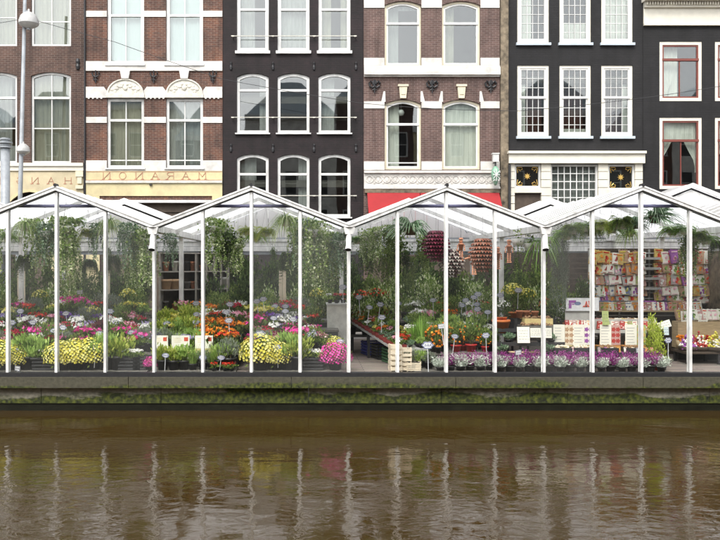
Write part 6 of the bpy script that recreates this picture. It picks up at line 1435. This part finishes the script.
for i, (px, m_, lab) in enumerate(((681,'fl_orange','basket of orange bulbs leaning before the riser'),(690,'fl_magenta','basket of magenta bulbs leaning before the riser'),(700,'fl_yellow','basket of yellow bulbs leaning before the riser'),(709,'fl_red','basket of red bulbs leaning before the riser'),(718,'fl_white','basket of white bulbs leaning before the riser'))):
    t = thing('bulb_basket', lab, 'bulb basket', (X(px,2.05), 2.06, gz(350,17.8)+.002), 0, 'small baskets of bulbs'); mb = MB(); W_ = .11
    mb.lathe([(.001,0),(W_*.8,0),(W_,.20),(W_*.93,.20),(W_*.75,.01),(.001,.01)], n=12); mb.build('basket', M['wood'], t, True); mb = MB()
    for k in range(34):
        a = R.uniform(0,2*PI); q = R.random()**.5*W_*.85; r_ = .028; mb.lathe([(.001,-r_),(r_*.8,-r_*.5),(r_,0),(r_*.5,r_*.7),(.001,r_)], (math.cos(a)*q, math.sin(a)*q, .18+R.random()*.12), 6)
    mb.build('bulbs', M[m_], t, True)
for i in range(26): packet(R.choice(ks), gx(594+i*2.4,CD+1.62), 1.62+R.uniform(-.02,.05), .79, 1.35, 'rear shelf of the counter')
for i in range(14): packet(R.choice(ks), gx(566+i*6.6,CD+.62), .60, .374, .62, 'front of the counter')
# ---------------------------------------------------------------- labels for the repeats: look, place in its row, greenhouse
from collections import defaultdict
WHERE = {0:'cut off left greenhouse',1:'greenhouse beside lamp post',2:'greenhouse with pot shelves',3:'greenhouse with open aisle',4:'greenhouse with seed packets',5:'cut off right greenhouse'}
def ordn(n):
    w = ['first','second','third','fourth','fifth','sixth','seventh','eighth','ninth','tenth','eleventh','twelfth']
    return w[n] if n < 12 else '%dth' % (n+1)
G_ = defaultdict(list)
for o, look, row, bay in ITEMS: G_[(look, row, bay)].append(o)
for (look, row, bay), os_ in G_.items():
    os_.sort(key=lambda o: ((o.location.x)/(CD+o.location.y)))
    wh = WHERE[bay]
    for i, o in enumerate(os_):
        short = {'tiny succulent':0}
        if len(os_) == 1: lab = '%s, %s, %s' % (look, row, wh)
        else: lab = '%s, %s from left, %s, %s' % (look, ordn(i), row, wh)
        lab = ' '.join(lab.split())
        if len(lab.split()) > 16: lab = lab.replace(' shelf of seed rack','').replace(' of seed rack','').replace('behind the low table','low table').replace('shelf under seed rack','lower shelf').replace('rack right of the tulip rack','long rail').replace('greenhouse with seed packets','packet greenhouse').replace(' picture','').replace('hanging row, ','').replace(' with light green blades',' with green blades')
        if len(lab.split()) > 16: lab = lab.replace(' in a small pot','').replace(' in a pot','').replace('in a red pot','').replace(' in the bright orange pot','').replace(' in an orange pot','').replace('middle of the greenhouse','mid depth').replace(' on the black stand','').replace(' in a black crate','').replace(' on the white block','').replace(' with blue writing','')
        o['label'] = lab
        if not o.get('group'): o['group'] = {'potted chrysanthemum':'pots of chrysanthemums','flowering pot plant':'flowering pot plants on the staging','potted herb':'potted herbs on the staging','seedling':'small plants on the aisle table'}.get(o['category'], o['category'] + 's of the flower market')
t = thing('bench', 'low bench under the shrubs left of the seed rack', 'bench', (X(570,2.6), 2.55, 0), 0, 'rear benches'); w = .62
mb = MB(); mb.box(-w,w,-.35,.35,.50,.545); mb.build('bench_top', M['staging'], t)
for xx in (-w+.06, w-.06):
    for yy in (-.3,.3): mb = MB(); mb.box(xx-.03,xx+.03,yy-.03,yy+.03,.004,.498); mb.build('leg', M['tray'], t)
t = thing('bench', 'narrow bench under low shrubs beside the lamp post', 'bench', ((X(-75,3.85)+X(155,3.85))/2, 3.8, 0), 0, 'rear benches')
for nm_, a_1, c_1, lab in (('bench',-75,155,'narrow bench under low shrubs beside the lamp post'),('bench',247,348,'narrow bench under low shrubs right of the dark aisle'),('bench',350,408,'narrow bench under low shrubs behind the plank aisle')):
    if a_1 != -75: t = thing(nm_, lab, 'bench', ((X(a_1,3.85)+X(c_1,3.85))/2, 3.8, 0), 0, 'rear benches')
    w = (X(c_1,3.85)-X(a_1,3.85))/2
    mb = MB(); mb.box(-w,w,-.15,.17,.40,.445); mb.build('bench_top', M['staging'], t)
    for xx in (-w+.06, w-.06): mb = MB(); mb.box(xx-.03,xx+.03,-.03,.03,.004,.398); mb.build('leg', M['tray'], t)
